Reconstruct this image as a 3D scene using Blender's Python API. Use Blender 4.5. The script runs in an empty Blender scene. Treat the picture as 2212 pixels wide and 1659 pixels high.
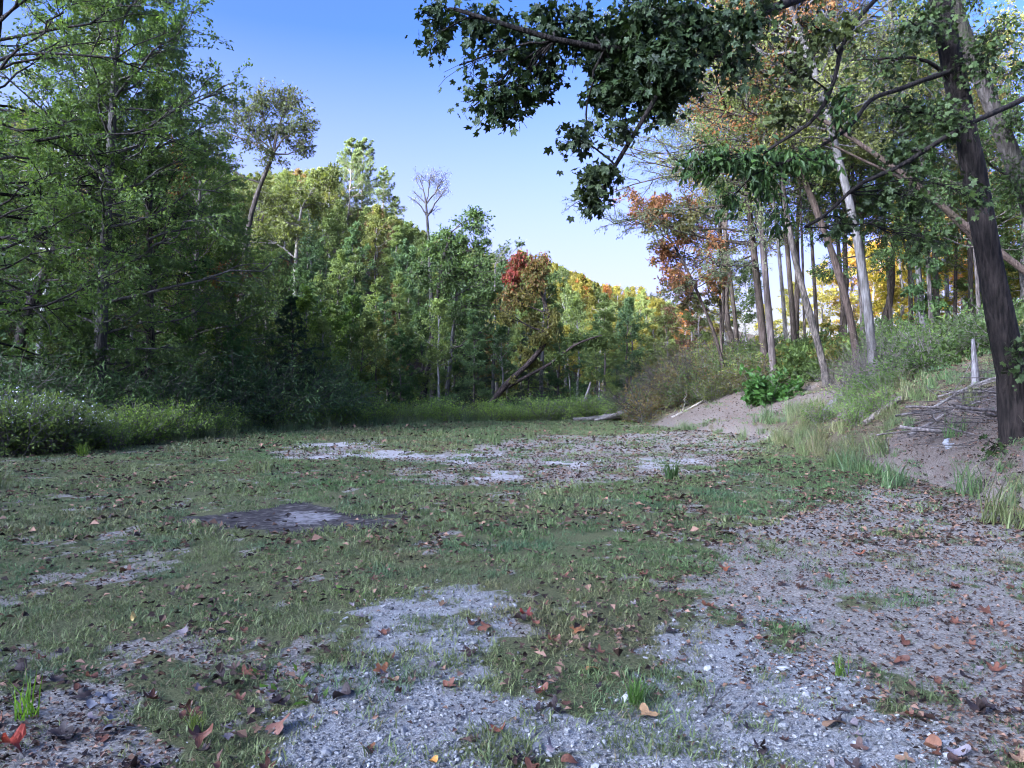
import bpy, math, random
import numpy as np
from mathutils import Vector

SC = bpy.context.scene
COL = SC.collection
PI = math.pi
RS = np.random.RandomState
F, HZ, EYE = 773.0, 392.0, 1.6          # focal length in 1024-px units, horizon row, eye height

# ------------------------------------------------------------------ noise
def _hash(ix, iy, seed):
    n = (ix.astype(np.int64) * 374761393 + iy.astype(np.int64) * 668265263 + seed * 1442695041) & 0xFFFFFFFF
    n = ((n ^ (n >> 13)) * 1274126177) & 0xFFFFFFFF
    n = n ^ (n >> 16)
    return (n & 0xFFFFFF) / float(0xFFFFFF)

def vnoise(x, y, seed=0):
    x = np.asarray(x, float); y = np.asarray(y, float)
    ix = np.floor(x); iy = np.floor(y)
    fx = x - ix; fy = y - iy
    fx = fx * fx * (3 - 2 * fx); fy = fy * fy * (3 - 2 * fy)
    a = _hash(ix, iy, seed); b = _hash(ix + 1, iy, seed)
    c = _hash(ix, iy + 1, seed); d = _hash(ix + 1, iy + 1, seed)
    return (a * (1 - fx) + b * fx) * (1 - fy) + (c * (1 - fx) + d * fx) * fy

def fbm(x, y, seed=0, octv=4):
    s = 0.0; a = 0.5; f = 1.0
    for i in range(octv):
        s = s + a * vnoise(x * f + i * 17.3, y * f - i * 9.1, seed + i)
        a *= 0.5; f *= 2.03
    return s / (1 - 0.5 ** octv)

def sstep(a, b, x):
    t = np.clip((x - a) / (b - a), 0, 1)
    return t * t * (3 - 2 * t)

# ------------------------------------------------------------------ terrain
RIDGE = np.array([(-9, -150, 36), (-75, -50, 39), (-119, 17, 49), (-84, 85, 42), (-42, 132, 29),
                  (0, 176, 22), (38, 215, 18), (60, 232, 11), (130, 240, 7)], float)
FOOT = np.array([(5.2, -20), (5.6, 0), (7.2, 12.8), (8.7, 24), (8.7, 28), (8.0, 31), (7.0, 35.5), (6.8, 40), (7.6, 48), (13, 62), (20, 130)], float)
PATH = np.array([(6.0, 37.5), (8.2, 34.5), (9.9, 31.5), (11.0, 29), (12.3, 26.8), (14.5, 24.5)], float)

def seg_dist(x, y, poly):
    """distance to a polyline, and the interpolation (segment, parameter) of the nearest point"""
    best = np.full(np.shape(x), 1e9); bi = np.zeros(np.shape(x), int); bt = np.zeros(np.shape(x))
    for i in range(len(poly) - 1):
        ax, ay = poly[i][:2]; bx, by = poly[i + 1][:2]
        dx, dy = bx - ax, by - ay
        t = np.clip(((x - ax) * dx + (y - ay) * dy) / (dx * dx + dy * dy), 0, 1)
        d = np.hypot(x - ax - t * dx, y - ay - t * dy)
        m = d < best
        best = np.where(m, d, best); bi = np.where(m, i, bi); bt = np.where(m, t, bt)
    return best, bi, bt

def H(x, y):
    x = np.asarray(x, float); y = np.asarray(y, float)
    d, i, t = seg_dist(x, y, RIDGE)
    crest = RIDGE[i, 2] * (1 - t) + RIDGE[np.minimum(i + 1, len(RIDGE) - 1), 2] * t
    w = 82.0
    h = crest * (1 - sstep(0, w, d)) * (1 + 0.16 * (fbm(x / 26, y / 26, 5, 3) - .5))
    # bank on the right
    fx = np.interp(y, FOOT[:, 1], FOOT[:, 0])
    e = np.maximum(x - fx, 0) * 0.93
    bank = 3.9 * (1 - np.exp(-e * 1.0 / 3.9)) + 0.015 * np.maximum(e - 5, 0)
    bank = bank + np.where(e > 0, 1, 0) * np.minimum(e, 1.5) * 0.28 * (fbm(x / 1.7, y / 1.7, 21, 3) - .5)
    bank = bank * sstep(-12, 2, y)
    pd, _, _ = seg_dist(x, y, PATH)
    bank = bank * (1 - 0.28 * (1 - sstep(.8, 3.5, pd)))
    h = h + bank
    # left side drops a little into the creek edge, gentle roll of the clearing
    roll = 0.10 * (fbm(x / 7, y / 7, 2, 3) - .5) + 0.02 * (fbm(x / .8, y / .8, 3, 3) - .5)
    h = h + roll * sstep(1.0, 6, np.hypot(x, y))
    return h

def hz(x, y):
    return float(H(np.array([x]), np.array([y]))[0])

def wx(px, Y): return (px - 512.0) / F * Y
def P(px, py, Y): return np.array([(px - 512.0) / F * Y, Y, EYE + (HZ - py) / F * Y])
def g22(px, py):                      # pixel of the 2212-wide photo on flat ground -> x, y
    px = px * 0.46293; py = py * 0.46293
    Y = EYE * F / max(py - HZ, 1.0)
    return ((px - 512) / F * Y, Y)
def q(px, py, Y): return P(px * 0.46293, py * 0.46293, Y)

# ------------------------------------------------------------------ mesh helpers
def mesh(name, V, Q, mats, attrs=None, midx=None, smooth=False, T=None):
    """V (n,3), Q (m,4) quads, T (k,3) tris"""
    V = np.ascontiguousarray(V, np.float32)
    Q = np.zeros((0, 4), np.int32) if Q is None else np.asarray(Q, np.int32)
    T = np.zeros((0, 3), np.int32) if T is None else np.asarray(T, np.int32)
    me = bpy.data.meshes.new(name)
    nq, nt = len(Q), len(T)
    me.vertices.add(len(V)); me.vertices.foreach_set('co', V.ravel())
    me.loops.add(nq * 4 + nt * 3)
    me.loops.foreach_set('vertex_index', np.concatenate([Q.ravel(), T.ravel()]).astype(np.int32))
    me.polygons.add(nq + nt)
    st = np.concatenate([np.arange(nq) * 4, nq * 4 + np.arange(nt) * 3]).astype(np.int32)
    me.polygons.foreach_set('loop_start', st)
    try:
        me.polygons.foreach_set('loop_total', np.concatenate([np.full(nq, 4), np.full(nt, 3)]).astype(np.int32))
    except Exception:
        pass
    for m in mats: me.materials.append(m)
    if midx is not None: me.polygons.foreach_set('material_index', np.asarray(midx, np.int32))
    me.polygons.foreach_set('use_smooth', np.full(nq + nt, bool(smooth)))
    for k, (dom, arr) in (attrs or {}).items():
        a = me.attributes.new(k, 'FLOAT', dom); a.data.foreach_set('value', np.ascontiguousarray(arr, np.float32).ravel())
    me.update(calc_edges=True)
    return me

def link(name, data, loc=(0, 0, 0), rz=0.0, parent=None, scale=1.0, color=None):
    o = bpy.data.objects.new(name, data); COL.objects.link(o)
    o.location = loc; o.rotation_euler = (0, 0, rz)
    o.scale = (scale,) * 3 if np.isscalar(scale) else scale
    if parent is not None: o.parent = parent
    if color is not None: o.color = (*color, 1)
    return o

def tag(o, label=None, cat=None, group=None, kind=None):
    if label: o['label'] = label
    if cat: o['category'] = cat
    if group: o['group'] = group
    if kind: o['kind'] = kind
    return o

def nrm(v):
    return v / np.maximum(np.linalg.norm(v, axis=-1, keepdims=True), 1e-9)

def tubes(pts, r0, r1, sides, pw=1.0, rad=None):
    """pts (N,K,3) -> verts, quads of N tapered tubes"""
    N, K, _ = pts.shape
    T = nrm(np.gradient(pts, axis=1))
    ref = np.array([0.37, 0.71, 0.2]); ref = np.where(np.abs(T[..., :1] * .37 + T[..., 1:2] * .71) > .75, np.array([.9, -.3, .1]), ref)
    u = nrm(np.cross(T, ref)); v = np.cross(T, u)
    t = np.linspace(0, 1, K)[None, :] ** pw
    r = (np.reshape(r0, (-1, 1)) * (1 - t) + np.reshape(r1, (-1, 1)) * t) if rad is None else rad
    a = np.arange(sides) * 2 * PI / sides
    ring = pts[:, :, None] + r[:, :, None, None] * (np.cos(a)[None, None, :, None] * u[:, :, None] + np.sin(a)[None, None, :, None] * v[:, :, None])
    V = ring.reshape(-1, 3)
    n = np.arange(N)[:, None, None] * K * sides; k = np.arange(K - 1)[None, :, None] * sides; s = np.arange(sides)[None, None, :]
    s2 = (s + 1) % sides
    Q = np.stack(np.broadcast_arrays(n + k + s, n + k + s2, n + k + sides + s2, n + k + sides + s), -1).reshape(-1, 4)
    return V, Q

class MB:
    def __init__(s): s.V = []; s.Q = []; s.n = 0
    def add(s, VQ):
        V, Q = VQ
        s.V.append(V); s.Q.append(Q + s.n); s.n += len(V)
    def get(s): return np.concatenate(s.V), np.concatenate(s.Q)

def curves(rng, S, D, L, bend, wander, K):
    N = len(S); t = np.linspace(0, 1, K)[None, :, None]
    L = np.reshape(L, (-1, 1, 1))
    pts = S[:, None] + D[:, None] * L * t
    pts = pts + np.array([0, 0, 1.0]) * (np.reshape(bend, (-1, 1, 1)) * L * t * t)
    if wander:
        j = np.cumsum(rng.randn(N, K, 3), axis=1) / math.sqrt(K); j = j - j[:, :1]
        pts = pts + j * wander * L * np.sqrt(t)
    return pts

def sample(pts, idx, t):
    K = pts.shape[1]; f = t * (K - 1); i = np.minimum(f.astype(int), K - 2); w = (f - i)[:, None]
    a = pts[idx, i]; b = pts[idx, i + 1]
    return a * (1 - w) + b * w, nrm(b - a)

def spawn(rng, pts, plen, n, t0, t1, ang, ratio, flat=0.5, rv=.35, up=0.0):
    """children of every parent curve: starts, directions, lengths, parent index, parameter"""
    N = len(pts); idx = np.repeat(np.arange(N), n)
    t = t0 + (t1 - t0) * ((np.tile(np.arange(n), N) + rng.rand(N * n)) / n)
    S, T = sample(pts, idx, t)
    side = nrm(rng.randn(N * n, 3) * np.array([1, 1, 1 - flat]))
    side = nrm(side - T * np.sum(side * T, -1, keepdims=True) * .9)
    a = np.radians(ang * (1 + .25 * rng.randn(N * n)))[:, None]
    D = nrm(T * np.cos(a) + side * np.sin(a) + np.array([0, 0, up]))
    L = plen[idx] * ratio * (1 - .55 * t) * (1 + rv * (rng.rand(N * n) * 2 - 1))
    return S, D, L, idx, t

def leaf_quads(rng, pos, d, nv, ln, wd, fold=.18, lobes=0, kite=.45):
    d = nrm(d); s = nrm(np.cross(d, nv)); nv = np.cross(s, d)
    ln = np.reshape(ln, (-1, 1)); wd = np.reshape(wd, (-1, 1))
    if not lobes:
        V = np.stack([pos, pos + d * ln * kite + s * wd * .5 + nv * wd * fold, pos + d * ln, pos + d * ln * kite - s * wd * .5 + nv * wd * fold], 1).reshape(-1, 3)
        return V, np.arange(len(pos) * 4).reshape(-1, 4)
    out = MB()
    for a, l in ((0, 1.0), (0.82, .86), (-.82, .86), (1.75, .55), (-1.75, .55)):
        dd = d * math.cos(a) + s * math.sin(a); ss = s * math.cos(a) - d * math.sin(a)
        b = pos + d * ln * .18
        tip = b + dd * ln * l * .82 - nv * ln * .10 * l
        V = np.stack([b - dd * ln * .1, b + dd * ln * .42 * l + ss * wd * .19, tip, b + dd * ln * .42 * l - ss * wd * .19], 1).reshape(-1, 3)
        out.add((V, np.arange(len(pos) * 4).reshape(-1, 4)))
    return out.get()

UP = np.array([0, 0, 1.0])
def leaves_on(rng, pts, k, size, wr, flat, jit, hang=0.0, t0=.15, lobes=0, along=.6, clump=None):
    """k leaves on every twig curve; returns V,Q and the per-face value v (clump + leaf variation)"""
    N = len(pts); idx = np.repeat(np.arange(N), k)
    t = t0 + (1 - t0) * rng.rand(N * k)
    S, T = sample(pts, idx, t)
    S = S + rng.randn(N * k, 3) * jit
    d = nrm(T * along + rng.randn(N * k, 3) * .7 + np.array([0, 0, -hang]))
    nv = nrm(UP * flat + rng.randn(N * k, 3) * (1.02 - flat))
    ln = size * (.5 + .95 * rng.rand(N * k) ** 1.3)
    V, Q = leaf_quads(rng, S, d, nv, ln, ln * wr, lobes=lobes)
    c = rng.rand(N) if clump is None else clump
    v = np.clip(.55 * c[idx] + .45 * rng.rand(N * k), 0, 1)
    if lobes: v = np.tile(v, 5)
    return V, Q, v

class Spec(dict):
    def __getattr__(s, k): return s.get(k)

def trunk_path(rng, h, lean=(0, 0), wander=.02, K=12):
    t = np.linspace(0, 1, K)
    j = np.cumsum(rng.randn(K, 2), 0); j -= j[0]
    x = lean[0] * h * t + j[:, 0] * wander * h / math.sqrt(K)
    y = lean[1] * h * t + j[:, 1] * wander * h / math.sqrt(K)
    return np.stack([x, y, h * t - .25 * (t == 0)], 1)

def smooth_path(pts, K):
    pts = np.asarray(pts, float); n = len(pts)
    s = np.concatenate([[0], np.cumsum(np.linalg.norm(np.diff(pts, axis=0), axis=1))]); s /= s[-1]
    tt = np.linspace(0, 1, K)
    out = np.stack([np.interp(tt, s, pts[:, i]) for i in range(3)], 1)
    for _ in range(2):
        out[1:-1] = .25 * out[:-2] + .5 * out[1:-1] + .25 * out[2:]
    return out

def tree_geo(seed, trunk, r0, r1, sp, sides=8, flare=1.5):
    """trunk (K,3). Returns wood (V,Q) and leaves (V,Q,v)."""
    rng = RS(seed); wood = MB()
    K = len(trunk); tt = np.linspace(0, 1, K)
    rad = (r0 * (1 - tt) ** .8 + r1 * (1 - (1 - tt) ** .8)) * (1 + (flare - 1) * np.exp(-tt * K * .9)) * (1 + .05 * rng.randn(K))
    wood.add(tubes(trunk[None], None, None, sides, rad=rad[None]))
    Ht = np.linalg.norm(trunk[-1] - trunk[0])
    n1 = sp.n1
    t = sp.t0 + (sp.t1 - sp.t0) * ((np.arange(n1) + .9 * rng.rand(n1)) / n1) ** (sp.tp or 1.0)
    t = np.clip(t, 0, .995)
    if sp.whorl: t = np.round(t * sp.whorl) / sp.whorl + rng.randn(n1) * .004; t = np.clip(t, sp.t0, .99)
    S, T = sample(trunk[None], np.zeros(n1, int), t)
    az = np.arange(n1) * 2.4 + rng.rand(n1) * 1.2
    if sp.az is not None: az = sp.az[0] + sp.az[1] * (rng.rand(n1) * 2 - 1)
    f = (t - sp.t0) / max(sp.t1 - sp.t0, 1e-6)
    el = np.radians(sp.e0 + (sp.e1 - sp.e0) * f + 9 * rng.randn(n1))
    D = np.stack([np.cos(az) * np.cos(el), np.sin(az) * np.cos(el), np.sin(el)], 1)
    L = np.interp(f, sp.lf, sp.ll) * (1 + .22 * rng.randn(n1)).clip(.5, 1.5)
    A = curves(rng, S, D, L, np.full(n1, sp.b1 or 0), sp.w1 or .12, 7)
    rb = np.clip(np.interp(t, tt, rad) * .5, .010, .011 * L + .010) * (sp.rb or 1)
    wood.add(tubes(A, rb, rb * .22, 5))
    S2, D2, L2, i2, t2 = spawn(rng, A, L, sp.n2, sp.s2 or .2, 1.0, sp.a2 or 48, sp.l2, sp.fl or .5, up=sp.up2 or 0.05)
    B = curves(rng, S2, D2, L2, np.full(len(S2), sp.b2 or 0), .12, 5)
    wood.add(tubes(B, np.maximum(rb[i2] * .4, .006), np.full(len(S2), .004), 4 if not sp.thin else 3))
    cl = rng.rand(n1)[i2] * .5 + rng.rand(len(S2)) * .5
    S3, D3, L3, i3, t3 = spawn(rng, B, L2, sp.n3, .15, 1.0, sp.a3 or 45, sp.l3, sp.fl or .5)
    C = curves(rng, S3, D3, L3, np.full(len(S3), sp.b3 or -.1), .1, 4)
    if not sp.no_twig: wood.add(tubes(C, np.full(len(S3), sp.tr or .005), np.full(len(S3), .002), 3))
    keep = rng.rand(len(C)) < (sp.dens if sp.dens is not None else 1)
    if sp.lz is not None:
        keep &= C[:, 0, 2] > sp.lz
    Ck = C[keep]
    if sp.k and len(Ck):
        lv = leaves_on(rng, Ck, sp.k, sp.size, sp.wr or .55, sp.flat if sp.flat is not None else .55, sp.jit or .05, sp.hang or 0, clump=cl[i3][keep], lobes=sp.lobes or 0, along=sp.along or .6)
    else:
        lv = None
    return wood.get(), lv

# ------------------------------------------------------------------ materials
def newmat(name):
    m = bpy.data.materials.new(name); m.use_nodes = True
    nt = m.node_tree; nt.nodes.clear()
    return m, nt, lambda t, **k: _nd(nt, t, k)

def _nd(nt, t, k):
    n = nt.nodes.new(t)
    for a, b in k.items():
        setattr(n, a, b)
    return n

def leaf_material(name, alt=None, inst=False, gloss=.58, trans=.45, vr=(.38, 2.1), yel=.35):
    m, nt, N = newmat(name); lk = nt.links.new
    out = N('ShaderNodeOutputMaterial')
    av = N('ShaderNodeAttribute', attribute_name='v')
    if inst:
        base = N('ShaderNodeAttribute', attribute_name='tint', attribute_type='INSTANCER').outputs['Color']
    else:
        base = N('ShaderNodeObjectInfo').outputs['Color']
    mr = N('ShaderNodeMapRange'); lk(av.outputs['Fac'], mr.inputs[0]); mr.inputs[3].default_value = vr[0]; mr.inputs[4].default_value = vr[1]
    mul = N('ShaderNodeMix', data_type='RGBA', blend_type='MULTIPLY'); mul.inputs[0].default_value = 1
    wm = N('ShaderNodeMix', data_type='RGBA', blend_type='MULTIPLY'); wm.inputs[0].default_value = 1; lk(base, wm.inputs[6]); wm.inputs[7].default_value = (1.0, 1.0, .80, 1)
    lk(wm.outputs[2], mul.inputs[6]); lk(mr.outputs[0], mul.inputs[7])
    # bright leaves lean to yellow
    ym = N('ShaderNodeMix', data_type='RGBA', blend_type='MULTIPLY'); 
    pw = N('ShaderNodeMath', operation='POWER'); lk(av.outputs['Fac'], pw.inputs[0]); pw.inputs[1].default_value = 2.0
    ps = N('ShaderNodeMath', operation='MULTIPLY'); lk(pw.outputs[0], ps.inputs[0]); ps.inputs[1].default_value = yel
    lk(ps.outputs[0], ym.inputs[0]); lk(mul.outputs[2], ym.inputs[6]); ym.inputs[7].default_value = (1.5, 1.12, .40, 1)
    col = ym.outputs[2]
    if alt is not None:
        aa = N('ShaderNodeAttribute', attribute_name='a')
        mm = N('ShaderNodeMix', data_type='RGBA'); lk(aa.outputs['Fac'], mm.inputs[0]); lk(col, mm.inputs[6])
        m2 = N('ShaderNodeMix', data_type='RGBA', blend_type='MULTIPLY'); m2.inputs[0].default_value = 1
        m2.inputs[6].default_value = (*alt, 1); lk(mr.outputs[0], m2.inputs[7]); lk(m2.outputs[2], mm.inputs[7])
        col = mm.outputs[2]
    pr = N('ShaderNodeBsdfPrincipled'); lk(col, pr.inputs['Base Color']); pr.inputs['Roughness'].default_value = gloss
    pr.inputs['Specular IOR Level'].default_value = .22
    tr = N('ShaderNodeBsdfTranslucent')
    tm = N('ShaderNodeMix', data_type='RGBA', blend_type='MULTIPLY'); tm.inputs[0].default_value = 1
    lk(col, tm.inputs[6]); tm.inputs[7].default_value = (1.25, 1.3, .6, 1); lk(tm.outputs[2], tr.inputs[0])
    mx = N('ShaderNodeMixShader'); mx.inputs[0].default_value = trans
    lk(pr.outputs[0], mx.inputs[1]); lk(tr.outputs[0], mx.inputs[2]); lk(mx.outputs[0], out.inputs[0])
    return m

def bark_material(name, c1, c2, scale=6.0, inst=False, moss=0.0):
    m, nt, N = newmat(name); lk = nt.links.new
    out = N('ShaderNodeOutputMaterial'); pr = N('ShaderNodeBsdfPrincipled'); pr.inputs['Roughness'].default_value = .9
    pr.inputs['Specular IOR Level'].default_value = .15
    tc = N('ShaderNodeTexCoord'); mp = N('ShaderNodeMapping'); mp.inputs['Scale'].default_value = (scale * 3, scale * 3, scale * .6)
    lk(tc.outputs['Object'], mp.inputs[0])
    n1 = N('ShaderNodeTexNoise'); n1.inputs['Scale'].default_value = 1.0; n1.inputs['Detail'].default_value = 5; lk(mp.outputs[0], n1.inputs['Vector'])
    n2 = N('ShaderNodeTexNoise'); n2.inputs['Scale'].default_value = 1.3; n2.inputs['Detail'].default_value = 3; lk(tc.outputs['Object'], n2.inputs['Vector'])
    r = N('ShaderNodeValToRGB'); r.color_ramp.elements[0].position = .32; r.color_ramp.elements[1].position = .68
    r.color_ramp.elements[0].color = (*c1, 1); r.color_ramp.elements[1].color = (*c2, 1)
    lk(n1.outputs[0], r.inputs[0])
    mx = N('ShaderNodeMix', data_type='RGBA'); 
    r2 = N('ShaderNodeMapRange'); lk(n2.outputs[0], r2.inputs[0]); r2.inputs[1].default_value = .48; r2.inputs[2].default_value = .7; r2.inputs[4].default_value = .75
    lk(r2.outputs[0], mx.inputs[0]); lk(r.outputs[0], mx.inputs[6])
    mx.inputs[7].default_value = (c1[0] * .75 + .02 * moss, c1[1] * .8 + .05 * moss, c1[2] * .7, 1)
    mo = N('ShaderNodeMix', data_type='RGBA', blend_type='MULTIPLY'); mo.inputs[0].default_value = 1
    lk(mx.outputs[2], mo.inputs[6])
    if inst: mo.inputs[7].default_value = (1, 1, 1, 1)
    else: lk(N('ShaderNodeObjectInfo').outputs['Color'], mo.inputs[7])
    lk(mo.outputs[2], pr.inputs['Base Color'])
    bp = N('ShaderNodeBump'); bp.inputs['Strength'].default_value = 1.0; bp.inputs['Distance'].default_value = .06
    lk(n1.outputs[0], bp.inputs['Height']); lk(bp.outputs[0], pr.inputs['Normal'])
    lk(pr.outputs[0], out.inputs[0])
    return m

def plain_material(name, rough=.85, vr=(.6, 1.35), noise=None, c=None):
    """object colour (or fixed c) x face value v x noise"""
    m, nt, N = newmat(name); lk = nt.links.new
    out = N('ShaderNodeOutputMaterial'); pr = N('ShaderNodeBsdfPrincipled'); pr.inputs['Roughness'].default_value = rough
    pr.inputs['Specular IOR Level'].default_value = .2
    if noise:
        tc = N('ShaderNodeTexCoord'); nz = N('ShaderNodeTexNoise'); nz.inputs['Scale'].default_value = noise; nz.inputs['Detail'].default_value = 4
        lk(tc.outputs['Object'], nz.inputs['Vector']); src = nz.outputs[0]
    else:
        src = N('ShaderNodeAttribute', attribute_name='v').outputs['Fac']
    mr = N('ShaderNodeMapRange'); lk(src, mr.inputs[0]); mr.inputs[3].default_value = vr[0]; mr.inputs[4].default_value = vr[1]
    if noise: mr.inputs[1].default_value = .3; mr.inputs[2].default_value = .7
    mul = N('ShaderNodeMix', data_type='RGBA', blend_type='MULTIPLY'); mul.inputs[0].default_value = 1
    if c is None: lk(N('ShaderNodeObjectInfo').outputs['Color'], mul.inputs[6])
    else: mul.inputs[6].default_value = (*c, 1)
    lk(mr.outputs[0], mul.inputs[7]); lk(mul.outputs[2], pr.inputs['Base Color'])
    lk(pr.outputs[0], out.inputs[0])
    return m

M_LEAF = leaf_material('leaf')
M_LEAF_DARK = leaf_material('leaf_dark_glossy', trans=.18, gloss=.55)
M_LEAF_ALT_RED = leaf_material('leaf_with_red', alt=(.20, .030, .030))
M_LEAF_ALT_ORANGE = leaf_material('leaf_with_orange', alt=(.165, .060, .026))
M_LEAF_INST = leaf_material('leaf_of_the_woods', inst=True)
M_BARK = bark_material('bark_grey_brown', (.075, .06, .05), (.21, .185, .165), moss=.4)
M_BARK_DARK = bark_material('bark_dark_furrowed', (.012, .010, .009), (.11, .09, .078), 7)
M_BARK_PALE = bark_material('bark_pale', (.17, .155, .14), (.46, .44, .42), 4)
M_BARK_INST = bark_material('bark_of_the_woods', (.09, .08, .07), (.30, .28, .26), 3, inst=True)
M_DEAD = bark_material('weathered_dead_wood', (.16, .14, .125), (.42, .39, .36), 8)

# ------------------------------------------------------------------ ground masks (world space, flat part)
def polyw(pts): return np.array([g22(*p) for p in pts])
def pip(x, y, poly):
    ins = np.zeros(np.shape(x), bool); n = len(poly); j = n - 1
    for i in range(n):
        xi, yi = poly[i]; xj, yj = poly[j]
        c = ((yi > y) != (yj > y)) & (x < (xj - xi) * (y - yi) / (yj - yi + 1e-12) + xi)
        ins ^= c; j = i
    return ins
def soft(x, y, poly, r, seed=0):
    s = 0.0
    for k in range(10):
        a = k * 2.4; rr = math.sqrt((k + .5) / 10)
        s = s + pip(x + r * rr * math.cos(a), y + r * rr * math.sin(a), poly)
    return s / 10.0

GRAVEL = polyw([(520, 1700), (640, 1520), (720, 1400), (790, 1320), (930, 1255), (1090, 1262), (1010, 1350), (1090, 1420), (1120, 1520), (1330, 1530), (1430, 1430),
                (1400, 1350), (1500, 1290), (1680, 1300), (1790, 1440), (1950, 1520), (2090, 1600), (2120, 1720)])
BARE_R = polyw([(1380, 1290), (1500, 1190), (1700, 1100), (1880, 1050), (2100, 1045), (2300, 1100), (2600, 1700), (2100, 1700), (1950, 1520), (1800, 1420), (1560, 1340)])
BARE_MID = polyw([(560, 986), (640, 962), (790, 955), (900, 985), (1000, 962), (1150, 944), (1400, 935), (1480, 911), (1640, 893), (1700, 900), (1660, 940), (1640, 975),
                  (1560, 1028), (1300, 1052), (1000, 1050), (820, 1038), (930, 1004), (740, 994)])
SAND = [polyw(p) for p in ([(615, 970), (680, 958), (790, 954), (760, 964), (690, 968)], [(565, 991), (700, 985), (830, 972), (930, 984), (880, 990), (700, 991)],
        [(940, 985), (1060, 975), (1080, 990), (1000, 1000)], [(1190, 1000), (1290, 990), (1300, 1006), (1230, 1012)], [(1380, 990), (1480, 992), (1470, 1020), (1390, 1012)],
        [(1010, 1020), (1120, 1012), (1130, 1030), (1040, 1036)])]
BURN = polyw([(385, 1128), (430, 1114), (520, 1104), (600, 1089), (660, 1088), (740, 1100), (810, 1106), (850, 1120), (800, 1138), (660, 1144), (480, 1141)])
ASH = polyw([(590, 1120), (615, 1100), (700, 1102), (760, 1112), (700, 1124), (620, 1128)])
BARE_L = polyw([(-300, 1720), (-200, 1440), (160, 1372), (420, 1352), (560, 1345), (520, 1400), (360, 1430), (290, 1520), (270, 1620), (250, 1720)])
BARE_L2 = polyw([(20, 1260), (150, 1180), (330, 1170), (420, 1200), (300, 1230), (120, 1275)])
RUST = polyw([(1700, 960), (1850, 935), (2010, 950), (1990, 985), (1800, 990)])
RUST2 = polyw([(760, 1030), (640, 1010), (800, 990), (980, 1010), (900, 1040)])

def masks(x, y):
    warp = .06 + .012 * np.abs(y)
    xw = x + warp * 4 * (fbm(x * 1.4, y * 1.4, 31, 3) - .5) + warp * 2.2 * (vnoise(x * 5, y * 5, 41) - .5)
    yw = y + warp * 7 * (fbm(x * 1.2 + 9, y * .8, 32, 3) - .5)
    n = fbm(x * 2.3, y * 1.5, 33, 4)
    nf = fbm(x * 6, y * 4, 36, 3)
    n2 = n * .45 + nf * .35 + .20 * fbm(x * 14, y * 9, 39, 2)
    near = sstep(14, 4, y)
    g = soft(xw, yw, GRAVEL, .22)
    br = soft(xw, yw, BARE_R, .5)
    bm = soft(xw, yw, BARE_MID, .9)
    bl = np.maximum(soft(xw, yw, BARE_L, .25), .7 * soft(xw, yw, BARE_L2, .5))
    sd = np.max([soft(xw, yw * .6 + y * .4, p, .35) for p in SAND], axis=0)
    bu = soft(xw * .8 + x * .2, yw * .7 + y * .3, BURN, .3)
    ash = soft(xw * .5 + x * .5, yw * .4 + y * .6, ASH, .3)
    gravel = np.clip(g * 1.15 - .12 + (.5 - n2) * 4.2 * (g > .02), 0, 1) * (g > .02)
    bare = np.maximum(np.maximum(br * 1.12, bl * .95), bm * 1.12)
    bare_n = np.clip(bare * 1.05 - .05 + (.47 - n2) * 4.4 * (bare > .02), 0, 1)
    pd, _, pt = seg_dist(x, y, PATH)
    path = 1 - sstep(.6, 1.3, pd + .9 * (n - .5))
    fx = np.interp(y, FOOT[:, 1], FOOT[:, 0])
    # raw earth on the bank under the near tree and around the trunk roots
    be = np.exp(-((x - 9.2) ** 2 / 5 + (y - 14.5) ** 2 / 8.0)) * 1.7 + 1.3 * np.exp(-((x - 12.4) ** 2 / 4 + (y - 26) ** 2 / 8))
    be = np.clip(be + (n - .5), 0, 1) * (x > fx - .2) * (be > .15)
    bare_n = np.maximum(bare_n, np.maximum(path, be))
    # scattered small bald spots everywhere in the lawn
    bald = sstep(.44, .34, n2) * .8 * sstep(60, 30, y)
    wood = sstep(0, 5, -(x - np.interp(y, [0, 19, 30, 45, 60], [-16, -14.5, -13, -9, 6]))) if False else 0
    return dict(gravel=gravel, bare=np.maximum(bare_n, bald), sand=np.clip(sd * 1.0 + (.5 - n2) * 4 * (sd > .05), 0, 1), soot=np.clip(bu * 1.5 + (.5 - n2) * 2.2 * (bu > .02), 0, 1), ash=ash, rust=np.maximum(soft(xw, yw, RUST, .8), .7 * soft(xw, yw, RUST2, .8)))

LEFT_EDGE = np.array([(-30, 12), (-15.0, 18.5), (-11.2, 24), (-9.5, 32), (-6.5, 39), (-1.5, 43.5), (2.5, 45), (6.5, 46.5), (10, 52), (14, 80)], float)
def beyond(x, y):
    """metres beyond the wood's edge (positive inside the wood)"""
    ye = np.interp(x, LEFT_EDGE[:, 0], LEFT_EDGE[:, 1])
    return (y - ye) * .8

# ------------------------------------------------------------------ ground sheet
def graded(lo, hi, a, b, step, grow=1.045):
    c = list(np.arange(a, b, step))
    s = step; v = c[-1]
    while v < hi: s *= grow; v += s; c.append(v)
    s = step; v = c[0]; pre = []
    while v > lo: s *= grow; v -= s; pre.append(v)
    return np.array(pre[::-1] + c)

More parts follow.
